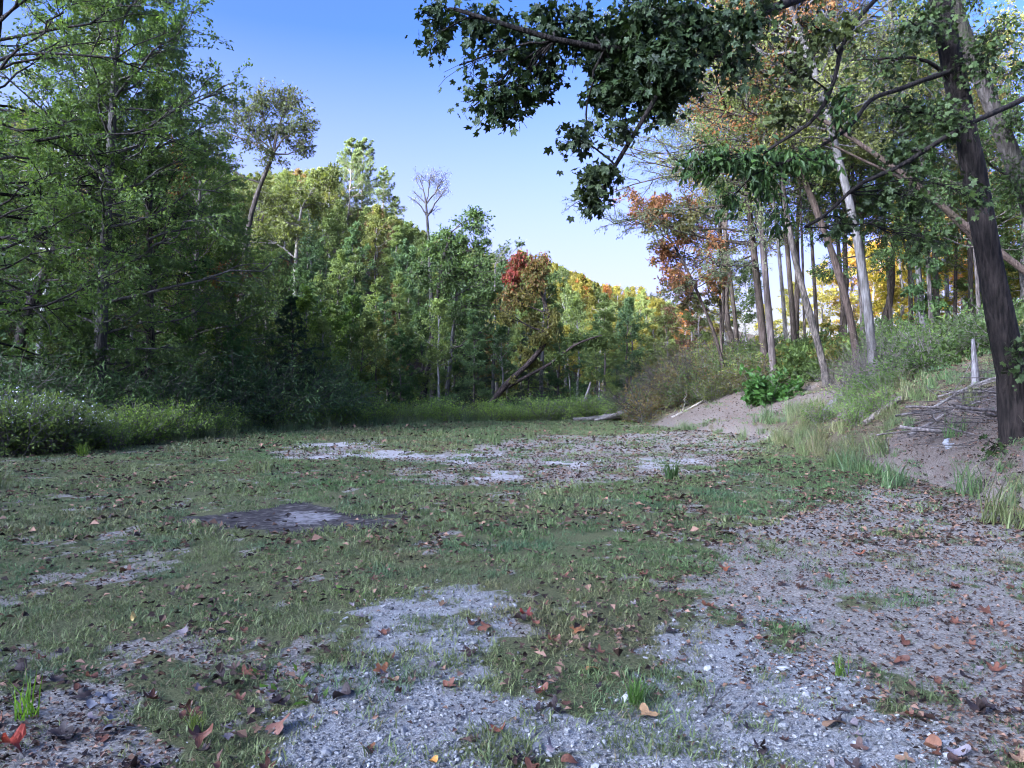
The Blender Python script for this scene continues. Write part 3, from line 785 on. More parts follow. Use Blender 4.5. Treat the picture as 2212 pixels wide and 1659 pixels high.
def blob_geo(seed, tr, r0, r1, blobs, Y, sp, flare=1.4, sides=9):
    rng = RS(seed); wood = MB(); K = len(tr); tt = np.linspace(0, 1, K)
    rad = (r0 * (1 - tt) ** .8 + r1 * (1 - (1 - tt) ** .8)) * (1 + (flare - 1) * np.exp(-tt * K * .6)) * (1 + .05 * rng.randn(K))
    if r0 > 0: wood.add(tubes(tr[None], None, None, sides, rad=rad[None]))
    LV, LQ, Lv, La = MB(), None, [], []
    for b in blobs:
        bx, by, rx, ry, n = b[:5]; red = b[5] if len(b) > 5 else 0; off = b[6] if len(b) > 6 else rng.randn() * .25
        k_ = .46293 / F * Y
        R = np.array([rx * k_, rx * k_ * (sp.dz or .9), ry * k_])
        c = q(bx, by, Y + off * R[1] * 1.6)
        dist = np.linalg.norm(tr - c, axis=1) + 3.0 * np.maximum(0, tr[:, 2] - c[2] + (.35 if sp.lo is None else sp.lo) * np.hypot(tr[:, 0] - c[0], tr[:, 1] - c[1]))
        i = int(np.argmin(dist)); s = tr[i]
        Lb = np.linalg.norm(c - s)
        limb = smooth_path([s, s + (c - s) * .5 + np.array([0, 0, (sp.arch or .0) * Lb]) + rng.randn(3) * .06 * Lb, c, c + nrm(c - s) * R * .6], 9)
        limb[1:-1] += rng.randn(7, 3) * .012 * Lb
        rl = min(rad[i] * .6 if r0 > 0 else r1, .012 * Lb + .03) * (sp.rb or 1)
        wood.add(tubes(limb[None], [rl], [.008], 6))
        u = nrm(rng.randn(n, 3)) * (rng.rand(n, 1) ** .45)
        tgt = c + u * R
        st, _ = sample(limb[None], np.zeros(n, int), .35 + .65 * rng.rand(n))
        D = tgt - st; L = np.linalg.norm(D, axis=1)
        A = curves(rng, st, nrm(D), L, np.full(n, sp.b1 or .0), .1, 6)
        wood.add(tubes(A, np.clip(.010 * L, .005, .05) * (sp.rb2 or 1), np.full(n, .004), 4))
        S3, D3, L3, i3, _ = spawn(rng, A, np.minimum(L, sp.cl or 2.0), sp.n3 or 6, .3, 1.0, sp.a3 or 50, sp.l3 or .5, sp.fl or .4)
        C = curves(rng, S3, D3, L3, np.full(len(S3), sp.b3 if sp.b3 is not None else -.15), .12, 4)
        wood.add(tubes(C, np.full(len(S3), sp.tr or .006), np.full(len(S3), .0025), 3))
        if sp.k:
            cl = (rng.rand(n) * .7 + .3 * rng.rand())[i3]
            V, Q, v = leaves_on(rng, C, sp.k, sp.size, sp.wr or .55, sp.flat if sp.flat is not None else .45, sp.jit or .08, sp.hang or 0, clump=cl, lobes=sp.lobes or 0, along=sp.along or .6)
            LV.add((V, Q)); Lv.append(v)
            La.append((red * (rng.rand(len(v)) < .35 + .65 * red)).astype(float) if red else np.zeros(len(v)))
    lv = None
    if LV.V:
        V, Q = LV.get(); lv = (V, Q, np.concatenate(Lv))
    return wood.get(), lv, (np.concatenate(La) if La else None)

def blob_tree(name, label, cat, path22, Y, r0, r1, blobs, sp, leafcol, bark=None, leafmat=None, seed=1, barkcol=(1, 1, 1), dY=None, group=None, flare=1.4, K=18, crown='crown'):
    tr = px_trunk(path22, Y, dY, K); base = tr[0] + np.array([0, 0, .3])
    e = empty(name, base); tag(e, label, cat, group)
    wood, lv, a = blob_geo(seed, tr, r0, r1, blobs, Y, sp, flare)
    part('trunk', e, wood, bark or M_BARK, barkcol, base, smooth=True)
    part(crown, e, lv, leafmat or M_LEAF, leafcol, base, attr=a if leafmat in (M_LEAF_ALT_RED, M_LEAF_ALT_ORANGE) else None)
    return e

class Proto:
    def __init__(s, wood, lv, bark, leafmat, inst=False):
        s.w = mesh('trunk', wood[0], wood[1], [bark], smooth=True)
        s.l = mesh('crown', lv[0], lv[1], [leafmat], {'v': ('FACE', lv[2])}) if lv is not None else None
def combined(wood, lv):
    V = np.concatenate([wood[0], lv[0]]); Q = np.concatenate([wood[1], lv[1] + len(wood[0])])
    return mesh('wood_tree', V, Q, [M_BARK_INST, M_LEAF_INST], {'v': ('FACE', np.concatenate([np.full(len(wood[1]), .5), lv[2]]))}, midx=np.concatenate([np.zeros(len(wood[1])), np.ones(len(lv[1]))]))

def place(proto, name, label, cat, x, y, s, col, group=None, barkcol=(1, 1, 1), rz=None, sz=None, tilt=0.0, rng=random, parts=('trunk', 'crown')):
    e = empty(name, (x, y, hz(x, y) - .05)); tag(e, label, cat, group)
    e.rotation_euler = (rng.uniform(-tilt, tilt), rng.uniform(-tilt, tilt), rng.uniform(0, 6.28) if rz is None else rz)
    e.scale = (s, s, sz or s)
    link(parts[0], proto.w, parent=e, color=barkcol)
    if proto.l: link(parts[1], proto.l, parent=e, color=col)
    return e

# ------------------------------------------------------------------ kinds of tree
RND = random.Random(5)
S_EDGE = Spec(n1=52, t0=.10, t1=1, e0=8, e1=62, lf=[0, .3, .7, 1], ll=[3.4, 4.0, 2.9, 1.0], n2=7, l2=.52, n3=7, l3=.36, k=13, size=.125, wr=.56, flat=.55, fl=.75, b1=.02, b2=-.10, b3=-.2, jit=.06, hang=.25, tr=.004)
S_SAPLING = Spec(n1=26, t0=.12, t1=1, e0=15, e1=60, lf=[0, .4, 1], ll=[1.7, 1.9, .6], n2=7, l2=.5, n3=5, l3=.5, k=8, size=.15, wr=.6, flat=.75, fl=.8, b2=-.1, jit=.05, hang=.15)
S_HEMLOCK = Spec(n1=64, t0=.05, t1=1, e0=2, e1=35, lf=[0, .25, 1], ll=[3.0, 2.8, .4], n2=10, l2=.42, n3=8, l3=.42, k=12, size=.10, wr=.34, flat=.85, fl=.85, b1=-.16, b2=-.12, jit=.03, hang=.2, along=1.0)
S_PINE = Spec(n1=60, t0=.25, t1=1, e0=4, e1=45, lf=[0, .25, .7, 1], ll=[2.2, 3.4, 2.4, .5], whorl=14, n2=9, l2=.30, n3=7, l3=.45, k=9, size=.30, wr=.16, flat=.5, fl=.8, b1=.06, b2=.15, b3=.2, jit=.05, along=1.1, hang=-.35)
S_HILL = [Spec(n1=22, t0=.22, t1=1, e0=12, e1=65, lf=[0, .35, .75, 1], ll=[1.8, 2.5, 1.9, .7], n2=8, l2=.52, n3=5, l3=.5, k=8, size=.23, wr=.62, flat=.5, fl=.5, b2=-.06, jit=.12, no_twig=True, thin=True),
          Spec(n1=20, t0=.38, t1=1, e0=25, e1=75, lf=[0, .5, 1], ll=[2.1, 2.2, .8], n2=8, l2=.5, n3=5, l3=.5, k=8, size=.21, wr=.6, flat=.45, fl=.4, jit=.12, no_twig=True, thin=True),
          Spec(n1=26, t0=.15, t1=1, e0=5, e1=50, lf=[0, .4, 1], ll=[2.6, 2.1, .5], n2=7, l2=.5, n3=5, l3=.45, k=9, size=.21, wr=.6, flat=.65, fl=.7, b2=-.1, jit=.10, no_twig=True, thin=True),
          Spec(n1=40, t0=.2, t1=1, e0=2, e1=40, lf=[0, .3, 1], ll=[1.9, 1.9, .3], whorl=12, n2=7, l2=.4, n3=5, l3=.5, k=8, size=.32, wr=.20, flat=.5, fl=.8, b1=.04, b2=.1, jit=.08, along=1.1, hang=-.3, no_twig=True, thin=True)]

def make_proto(seed, h, sp, bark, leafmat, r0=None, wander=.02, lean=(0, 0), sides=8, **kw):
    tr = trunk_path(RS(seed), h, lean, wander)
    w, l = tree_geo(seed, tr, r0 or .011 * h + .02, .02, sp, sides=sides)
    return Proto(w, l, bark, leafmat)

EDGE = [make_proto(400 + i, 16, Spec(S_EDGE, k=6, size=.17), M_BARK, M_LEAF, wander=.03) for i in range(3)]
SAPL = [make_proto(420 + i, 7, S_SAPLING, M_BARK, M_LEAF, r0=.06) for i in range(3)]
HEML = [make_proto(430 + i, 11, S_HEMLOCK, M_BARK_DARK, M_LEAF_DARK) for i in range(2)]
PINE = [make_proto(440 + i, 18, S_PINE, M_BARK, M_LEAF) for i in range(3)]
HILLP = [make_proto(450 + i, 13, S_HILL[i % 4], M_BARK_PALE if i in (1, 5) else M_BARK, M_LEAF, sides=5) for i in range(8)]
_hc = []
for i in range(8):
    tr = trunk_path(RS(450 + i), 13, (0, 0), .02)
    w_, l_ = tree_geo(450 + i, tr, .16, .02, S_HILL[i % 4], sides=5); _hc.append(combined(w_, l_))

def bush_proto(seed, n, r, h, size, wr, k, leafmat, n3=5, stems=True, flat=.5, hang=.1, droop=-.1, tr=.004, bark=None, spread=.9):
    rng = RS(seed)
    az = rng.rand(n) * 2 * PI; el = np.radians(90 - 75 * spread * np.sqrt(rng.rand(n)))
    S = np.stack([.25 * r * np.cos(az) * rng.rand(n), .25 * r * np.sin(az) * rng.rand(n), np.full(n, -.1)], 1)
    D = np.stack([np.cos(az) * np.cos(el), np.sin(az) * np.cos(el), np.sin(el)], 1)
    L = (np.cos(el) * r + np.sin(el) * h) * (.65 + .5 * rng.rand(n))
    A = curves(rng, S, D, L, np.full(n, droop), .10, 6)
    S2, D2, L2, i2, _ = spawn(rng, A, L, n3, .2, 1, 45, .5, .3, up=.15)
    B = curves(rng, S2, D2, L2, np.full(len(S2), -.1), .12, 4)
    wd = MB(); wd.add(tubes(A, np.full(n, .006 + .007 * h), np.full(n, .004), 4)); wd.add(tubes(B, np.full(len(B), tr), np.full(len(B), .002), 3))
    lv = None
    if k:
        al = np.concatenate([B])
        lv = leaves_on(rng, al, k, size, wr, flat, .04, hang, clump=(rng.rand(n) * .6 + .4 * rng.rand())[i2])
    return Proto(wd.get(), lv, bark or M_BARK, leafmat)

RHODO = [bush_proto(500 + i, 60, 1.7, 2.6, .17, .30, 9, M_LEAF_DARK, n3=7, flat=.35, hang=.35) for i in range(3)]
SHRUB = [bush_proto(510 + i, 46, 1.0, 1.5, .11, .52, 8, M_LEAF, n3=6) for i in range(3)]
WEED = [bush_proto(520 + i, 40, .55, .95, .075, .45, 9, M_LEAF, n3=5, spread=.6) for i in range(3)]
DEADB = [bush_proto(530 + i, 40, 1.5, 1.7, .1, .5, 0, M_LEAF, n3=9, bark=M_DEAD, tr=.006) for i in range(2)]

# ------------------------------------------------------------------ the wood on the left: trees picked out one by one
G_MID = (.075, .125, .055); G_BLUE = (.055, .105, .065); G_LIGHT = (.110, .165, .050); G_DARK = (.025, .050, .030); G_YEL = (.135, .145, .045); G_OLIVE = (.10, .125, .050)

px_tree('tall_birch_tree', 'tall pale-barked tree with a straight trunk rising from the dark shrubs', 'tree',
        [(212, 905), (214, 780), (222, 620), (232, 400), (240, 240), (250, 60), (256, -120)], 27.5, .24, .07,
        Spec(S_EDGE, n1=76, t0=.13, k=12, n3=8, size=.125, ll=[3.0, 4.2, 3.9, 2.2], e1=50), (.068, .105, .046), M_BARK_PALE, seed=41, barkcol=(.2, .195, .19))
px_tree('forked_tree', 'dark leaning tree that forks halfway up beside the straight pale tree', 'tree',
        [(30, 800), (48, 690), (98, 590), (118, 520), (165, 460), (205, 400), (225, 330), (230, 200)], 29, .25, .05,
        Spec(S_EDGE, n1=48, t0=.30, k=9, ll=[2.6, 3.6, 2.8, 1.2]), (.052, .085, .036), M_BARK_DARK, seed=42)
px_tree('slender_pale_tree', 'slender ash-grey tree trunk leaning behind the forked dark tree', 'tree',
        [(80, 760), (95, 640), (110, 560), (128, 470), (150, 330), (175, 180), (200, 40)], 33, .14, .05,
        Spec(S_EDGE, n1=44, t0=.35, k=8), G_OLIVE, M_BARK_PALE, seed=43)
px_tree('overhanging_tree', 'dense green tree at the frame edge with dark boughs reaching in over the wood', 'tree',
        [(-70, 930), (-60, 700), (-40, 400), (-20, 150), (0, -120), (5, -250)], 24.5, .26, .08,
        Spec(S_EDGE, n1=46, t0=.15, k=11, az=(0.1, 1.4), ll=[3.6, 4.6, 4.6, 3.0], e0=-4, e1=30, rb=.8), (.060, .100, .034), M_BARK_DARK, seed=44, barkcol=(.4, .4, .4))
px_tree('spreading_tree', 'green tree with drooping outer sprays just right of the tall pale tree', 'tree',
        [(322, 930), (326, 760), (320, 600), (318, 440), (325, 300), (338, 170), (345, 60)], 30.5, .20, .05,
        Spec(S_EDGE, n1=70, t0=.15, k=10, ll=[2.8, 3.0, 2.2, 1.2]), (.060, .110, .046), M_BARK_DARK, seed=45)
px_tree('rusty_leaved_tree', 'green tree with a drooping rust brown spray of dead leaves on its outer side', 'tree',
        [(410, 935), (414, 800), (420, 640), (425, 500), (432, 400), (430, 330)], 35, .17, .04,
        Spec(S_EDGE, n1=50, t0=.2, k=9, ll=[2.6, 3.4, 2.8, 1.0]), (.066, .105, .040), M_BARK, M_LEAF_ALT_ORANGE, seed=46, alt=.13)
px_tree('hazel_like_tree', 'lower yellowish green tree below the rusty sprays at the wood edge', 'tree',
        [(470, 930), (475, 820), (468, 720), (480, 620), (476, 540)], 37, .13, .03,
        Spec(S_EDGE, n1=46, t0=.15, k=9, ll=[2.6, 3.0, 2.2, .8]), (.088, .125, .045), M_BARK, seed=47)
# open fan-shaped crown against the sky
blob_tree('open_crowned_tree', 'tall open tree whose fan-shaped lacy crown stands against the blue sky', 'tree',
          [(505, 905), (512, 760), (522, 600), (532, 500), (548, 430), (572, 370), (590, 330)], 47, .30, .10,
          [(500, 230, 60, 45, 34), (560, 210, 50, 42, 34), (620, 215, 50, 45, 40), (655, 270, 36, 50, 34), (600, 280, 45, 40, 30), (540, 285, 45, 40, 26), (470, 285, 45, 40, 24), (655, 320, 30, 26, 18), (585, 345, 40, 22, 14), (470, 345, 45, 30, 20)],
          Spec(n3=7, k=5, size=.18, wr=.5, l3=.6, rb=1.1, cl=1.9, arch=-.05, tr=.010), (.042, .052, .030), M_BARK, seed=48, barkcol=(.34, .31, .30))
blob_tree('round_oak_tree', 'broad olive green tree crown below and beside the lacy fan-shaped crown', 'tree',
          [(640, 905), (640, 760), (636, 620), (640, 520), (650, 450)], 55, .26, .08,
          [(640, 420, 60, 40, 34), (700, 385, 40, 30, 28), (720, 365, 22, 20, 16), (680, 440, 60, 36, 34), (600, 450, 55, 45, 34), (560, 420, 40, 30, 22), (640, 500, 70, 45, 34), (545, 510, 55, 45, 26)],
          Spec(n3=6, k=5, size=.23, wr=.55, l3=.55, cl=1.9, arch=.08), (.090, .105, .042), M_BARK, seed=49)
for i, (px, Y, h, k, c, lab) in enumerate([(222, 39, 10.5, 0, (.060, .095, .042), 'leafy green tree at the wood edge hiding the stem of the fan-shaped tree'), (262, 43, 9.0, 1, (.075, .105, .042), 'olive green tree filling the wood edge left of the small pale-limbed oak'),
    (296, 47, 8.5, 2, (.060, .10, .046), 'low round green tree in the wood edge behind the bright saplings'), (180, 36, 9.5, 1, (.055, .09, .04), 'shaded green tree between the tall pale tree and the fan-shaped tree')]):
    place(EDGE[k], 'edge_tree', lab, 'tree', wx(px, Y), Y, h / 16 * 1.1, c, barkcol=(.4, .38, .36), rng=RND, sz=h / 16)
# pine pair on the ridge
for k, (px, Y, h) in enumerate([(347, 104, 15.5), (362, 108, 16.5), (383, 114, 14.0), (398, 119, 10.5)]):
    x = wx(px, Y)
    place(PINE[k % 3], 'white_pine', ['bushy white pine at the high end of the ridge line', 'tallest white pine standing up from the ridge line', 'white pine with flat layered boughs on the ridge, lower than its tall neighbour', 'small white pine stepping down the ridge line'][k], 'tree', x, Y, h / 18, (.075, .10, .055), rng=RND)
# bare tree above the middle
blob_tree('bare_topped_tree', 'slim tall tree with an almost leafless branching top against the pale sky', 'tree',
          [(938, 890), (934, 760), (930, 620), (926, 520), (922, 470), (920, 440)], 58, .22, .07,
          [(905, 385, 22, 28, 10), (930, 375, 26, 26, 14), (955, 385, 26, 26, 14), (965, 405, 18, 20, 8), (900, 420, 18, 16, 6), (885, 425, 14, 6, 3), (945, 410, 20, 20, 9), (940, 450, 14, 16, 5)],
          Spec(n3=7, k=1, size=.13, wr=.4, l3=.6, cl=1.6, rb=1.6, rb2=1.7, tr=.013, arch=.02, lo=.9), (.11, .12, .10), M_BARK_PALE, seed=50, barkcol=(.13, .12, .115))
# big leafy tree in the middle
blob_tree('leafy_middle_tree', 'big dark green leafy tree standing in the middle of the far grass edge', 'tree',
          [(905, 905), (915, 860), (922, 800), (932, 730), (945, 640), (955, 560), (975, 500)], 49, .22, .07,
          [(1020, 480, 44, 34, 26), (1035, 462, 26, 18, 12), (985, 520, 40, 30, 24), (940, 540, 42, 34, 26), (905, 590, 38, 40, 26), (960, 600, 60, 45, 40), (1020, 580, 50, 45, 36), (1050, 640, 46, 45, 34), (1075, 700, 34, 30, 22),
           (980, 680, 60, 40, 36), (910, 690, 40, 40, 22), (1030, 760, 50, 40, 30), (1090, 600, 20, 30, 10), (880, 760, 34, 30, 14), (1040, 530, 34, 26, 18), (960, 505, 34, 22, 16)],
          Spec(n3=6, k=6, size=.19, wr=.56, l3=.5, cl=1.7, arch=.08), (.058, .092, .042), M_BARK_DARK, seed=51)
px_tree('white_trunked_tree', 'white birch-like trunk standing beside the big leafy tree in the middle', 'tree',
        [(960, 905), (964, 860), (972, 790), (978, 720), (986, 640), (992, 560)], 50, .16, .06,
        Spec(S_EDGE, n1=24, t0=.6, k=6, size=.17, ll=[1.2, 2.0, 1.6, .8]), (.062, .095, .042), M_BARK_PALE, seed=52, barkcol=(.48, .47, .46))
blob_tree('hillside_crown_tree', 'airy tree top rising between the big leafy tree and the red vine-covered tree', 'tree',
          [(1075, 900), (1072, 800), (1070, 700), (1068, 620), (1070, 570)], 60, .16, .06,
          [(1070, 555, 34, 22, 16), (1100, 530, 26, 16, 10), (1040, 560, 24, 20, 10), (1130, 520, 20, 10, 6)], Spec(n3=6, k=3, size=.2, l3=.5, cl=1.6), (.075, .10, .06), M_BARK, seed=53)
# leaning tree smothered in vines, red at the top
VINE = blob_tree('vine_covered_tree', 'leaning tree smothered in hanging vines with a red and bronze domed top', 'tree',
          [(1045, 900), (1062, 868), (1085, 838), (1115, 810), (1150, 778), (1182, 738), (1192, 690), (1172, 640), (1150, 600)], 46, .21, .08,
          [(1128, 556, 34, 24, 30, .75), (1105, 590, 24, 40, 30, .85), (1155, 590, 34, 44, 44, .30), (1130, 630, 40, 40, 40, .15), (1095, 640, 28, 34, 20, .3), (1172, 560, 18, 22, 14, .5), (1085, 670, 26, 26, 14, 0),
           (1150, 690, 30, 34, 26, 0), (1170, 730, 34, 30, 26, 0), (1195, 690, 22, 40, 22, 0), (1130, 760, 24, 26, 16, 0), (1150, 780, 26, 16, 14, 0), (1110, 825, 24, 14, 7, 0), (1080, 850, 16, 14, 4, 0)],
          Spec(n3=6, k=6, size=.19, wr=.5, l3=.5, cl=1.3, b1=-.12, b3=-.5, hang=.8, flat=.2), (.105, .100, .038), M_BARK_DARK, M_LEAF_ALT_RED, seed=54, barkcol=(.75, .66, .62), flare=1.2, crown='vines')
_tr = smooth_path([q(1098, 836, 46), q(1150, 806, 45.6), q(1196, 784, 45.3), q(1240, 742, 45), q(1300, 724, 44.6)], 12)
_w, _l, _ = blob_geo(55, _tr, .11, .04, [(1240, 735, 30, 24, 22), (1285, 735, 26, 18, 18), (1305, 745, 14, 16, 8), (1215, 770, 18, 16, 8)], 45, Spec(n3=6, k=6, size=.2, l3=.5, cl=1.2, hang=.5, flat=.25), 1.0)
_b = np.array(VINE.location)
part('limb', VINE, _w, M_BARK_DARK, (.75, .66, .62), _b, smooth=True); part('crown', VINE, _l, M_LEAF, (.06, .085, .035), _b)
px_tree('pale_slim_tree', 'slim whitish trunk just behind the bend of the vine-covered leaning tree', 'tree',
        [(1168, 880), (1170, 800), (1174, 720), (1176, 650), (1178, 600)], 52, .16, .06, Spec(S_EDGE, n1=16, t0=.75, k=5, size=.17, ll=[1.0, 1.4, 1.2, .5]), (.07, .10, .045), M_BARK_PALE, seed=56, barkcol=(.45, .44, .43))
px_tree('broken_white_tree', 'thin peeling white trunk close behind the foot of the leaning tree', 'tree',
        [(1063, 900), (1064, 850), (1066, 770), (1072, 690), (1076, 640)], 50, .12, .05, Spec(S_EDGE, n1=12, t0=.8, k=4, size=.15, ll=[.8, 1.2, 1.0, .5]), (.07, .10, .045), M_BARK_PALE, seed=57, barkcol=(.48, .46, .44))
place(HEML[0], 'weeping_evergreen', 'dark grey-green weeping evergreen right behind the leaning trunk', 'tree', wx(527, 50), 50, .52, (.030, .045, .034), rng=RND, sz=.55)
place(HEML[1], 'dark_hemlock', 'nearly black dense hemlock on the edge of the wood between paler trees', 'tree', wx(288, 36), 36, .62, (.024, .046, .030), rng=RND, sz=.55)
place(HEML[0], 'dark_hemlock', 'dark low hemlock under the big leafy tree in the middle', 'tree', wx(478, 50), 50, .50, (.028, .052, .034), rng=RND)
place(HEML[1], 'dark_hemlock', 'small bluish green hemlock in the open behind the log pile', 'tree', wx(618, 56), 56, .34, (.055, .105, .070), rng=RND)
for px, Y, s, p, c, nm, lab in [
    (305, 41, .95, 0, G_LIGHT, 'sapling', 'bright yellow-green sapling with flat layered leaves in front of the darker wood'),
    (330, 44, .85, 1, G_LIGHT, 'sapling', 'second bright sapling, lower and farther in than the first'),
    (352, 46, 1.0, 2, (.082, .135, .045), 'sapling', 'mid green sapling between the bright saplings and the big leafy tree'),
    (185, 31, .62, 0, (.085, .155, .050), 'sapling', 'fresh green sapling leaning out over the dark rhododendrons'),
    (232, 32, .55, 1, (.045, .095, .045), 'sapling', 'low deep green sapling over the rhododendron thicket'),
    (60, 27, .55, 2, (.060, .075, .030), 'sapling', 'thin brownish green sapling under the forked tree'),
    (400, 49, .75, 0, (.055, .10, .05), 'sapling', 'blue-green sapling at the foot of the hillside wood'),
    (430, 48, .6, 1, (.085, .12, .045), 'sapling', 'small sapling beside the twin whitish trunk')]:
    place(SAPL[p], nm, lab, 'young tree', wx(px, Y), Y, s, c, rng=RND)

# trees filling the wood behind, nearest as things of their own
def hill_trees():
    rng = RS(77); T = []
    for y in np.arange(34, 196, 3.9):
        for x in np.arange(-.78 * y - 6, .74 * y + 6, 3.7):
            xx = x + rng.uniform(-1.7, 1.7); yy = y + rng.uniform(-1.7, 1.7)
            b = float(beyond(np.array([xx]), np.array([yy]))[0]); px = 512 + F * xx / yy
            fx = np.interp(yy, FOOT[:, 1], FOOT[:, 0])
            if b < 2.5 or (xx > fx - 1 and yy < 88) or (px > 690 and rng.rand() < .86): continue
            if yy < 48 and rng.rand() < .25: continue
            h = rng.uniform(9, 14.0) * np.interp(yy, [40, 55, 85, 120], [.5, .6, .85, 1]) * (1.35 if px < 230 and yy < 80 else 1)
            z = hz(xx, yy)
            if px <= 195: h = min(h, 1.6 + (HZ - np.interp(px, [0, 120, 195], [100, 150, 158])) / F * yy - z)
            if 195 < px < 335: h = min(h, 1.6 + (HZ - np.interp(px, [195, 235, 300, 335], [150, 176, 172, 172])) / F * yy - z)
            if 335 <= px < 520: h = min(h, 1.6 + (HZ - np.interp(px, [335, 390, 430, 520], [205, 216, 236, 268])) / F * yy - z)
            if px >= 520: h = min(h, 1.6 + (HZ - np.interp(px, [520, 545, 600, 640, 700, 760, 1100], [255, 262, 285, 293, 318, 340, 340])) / F * yy - z)
            if h < 4.5: continue
            T.append((xx, yy, h, px))
    T.sort(key=lambda t: t[1])
    kinds = []
    for i, (x, y, h, px) in enumerate(T):
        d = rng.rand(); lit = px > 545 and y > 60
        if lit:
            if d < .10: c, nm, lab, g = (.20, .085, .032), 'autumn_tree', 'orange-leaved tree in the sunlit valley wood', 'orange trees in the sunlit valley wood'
            elif d < .62: c, nm, lab, g = (.125, .115, .030), 'yellow_tree', 'yellow-green tree in the sunlit wood at the end of the valley', 'yellow-green trees in the sunlit valley wood'
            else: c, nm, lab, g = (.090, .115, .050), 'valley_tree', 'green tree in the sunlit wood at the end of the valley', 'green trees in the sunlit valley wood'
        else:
            if hz(x, y) > 15 and d < .7: d = d / .7 * .16 if d < .42 else d  # towards the crest more trees go yellow, sunlight put into leaf colour
            if d < .16: c, nm, lab, g = (.098, .108, .042), 'yellow_tree', 'yellowing or sun-tinted tree in the shaded wood on the hillside', 'yellowing trees on the shaded hillside'
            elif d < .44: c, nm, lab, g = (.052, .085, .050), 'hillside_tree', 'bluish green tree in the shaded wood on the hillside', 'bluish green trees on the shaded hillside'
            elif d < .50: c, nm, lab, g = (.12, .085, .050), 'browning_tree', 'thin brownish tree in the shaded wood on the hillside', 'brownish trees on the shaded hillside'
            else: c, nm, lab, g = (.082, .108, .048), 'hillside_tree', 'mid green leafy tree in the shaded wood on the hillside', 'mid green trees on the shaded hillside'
        c = np.array(c) * (.8 + .4 * rng.rand()) * np.interp(y, [45, 75, 95], [1.3, 1.15, .95])  # front rows get lighter leaf colour to make up for missing light
        kinds.append((c, nm, lab, g, rng.randint(8)))
    cut = 270
    for (x, y, h, px), (c, nm, lab, g, k) in list(zip(T, kinds))[:cut]:
        place(HILLP[k], nm, lab, 'tree', x, y, h / 13 * 1.1, tuple(c), g, barkcol=(.7, .68, .65), rng=RND, sz=h / 13, tilt=.04)
    rest = list(zip(T, kinds))[cut:]
    pts = np.array([[t[0], t[1], hz(t[0], t[1]) - .1] for t, _ in rest]); n = len(rest)
    scatter('hillside_woods', pts, _hc, np.stack([np.zeros(n), np.zeros(n), rng.rand(n) * 6.28], 1), np.array([t[2] / 13 for t, _ in rest]), np.array([k[4] for _, k in rest]), tint=np.array([k[0] for _, k in rest]),
            label='mixed green and yellow woods covering the far hillside')
    print('HILL TREES', len(T), 'stuff', n)
hill_trees()

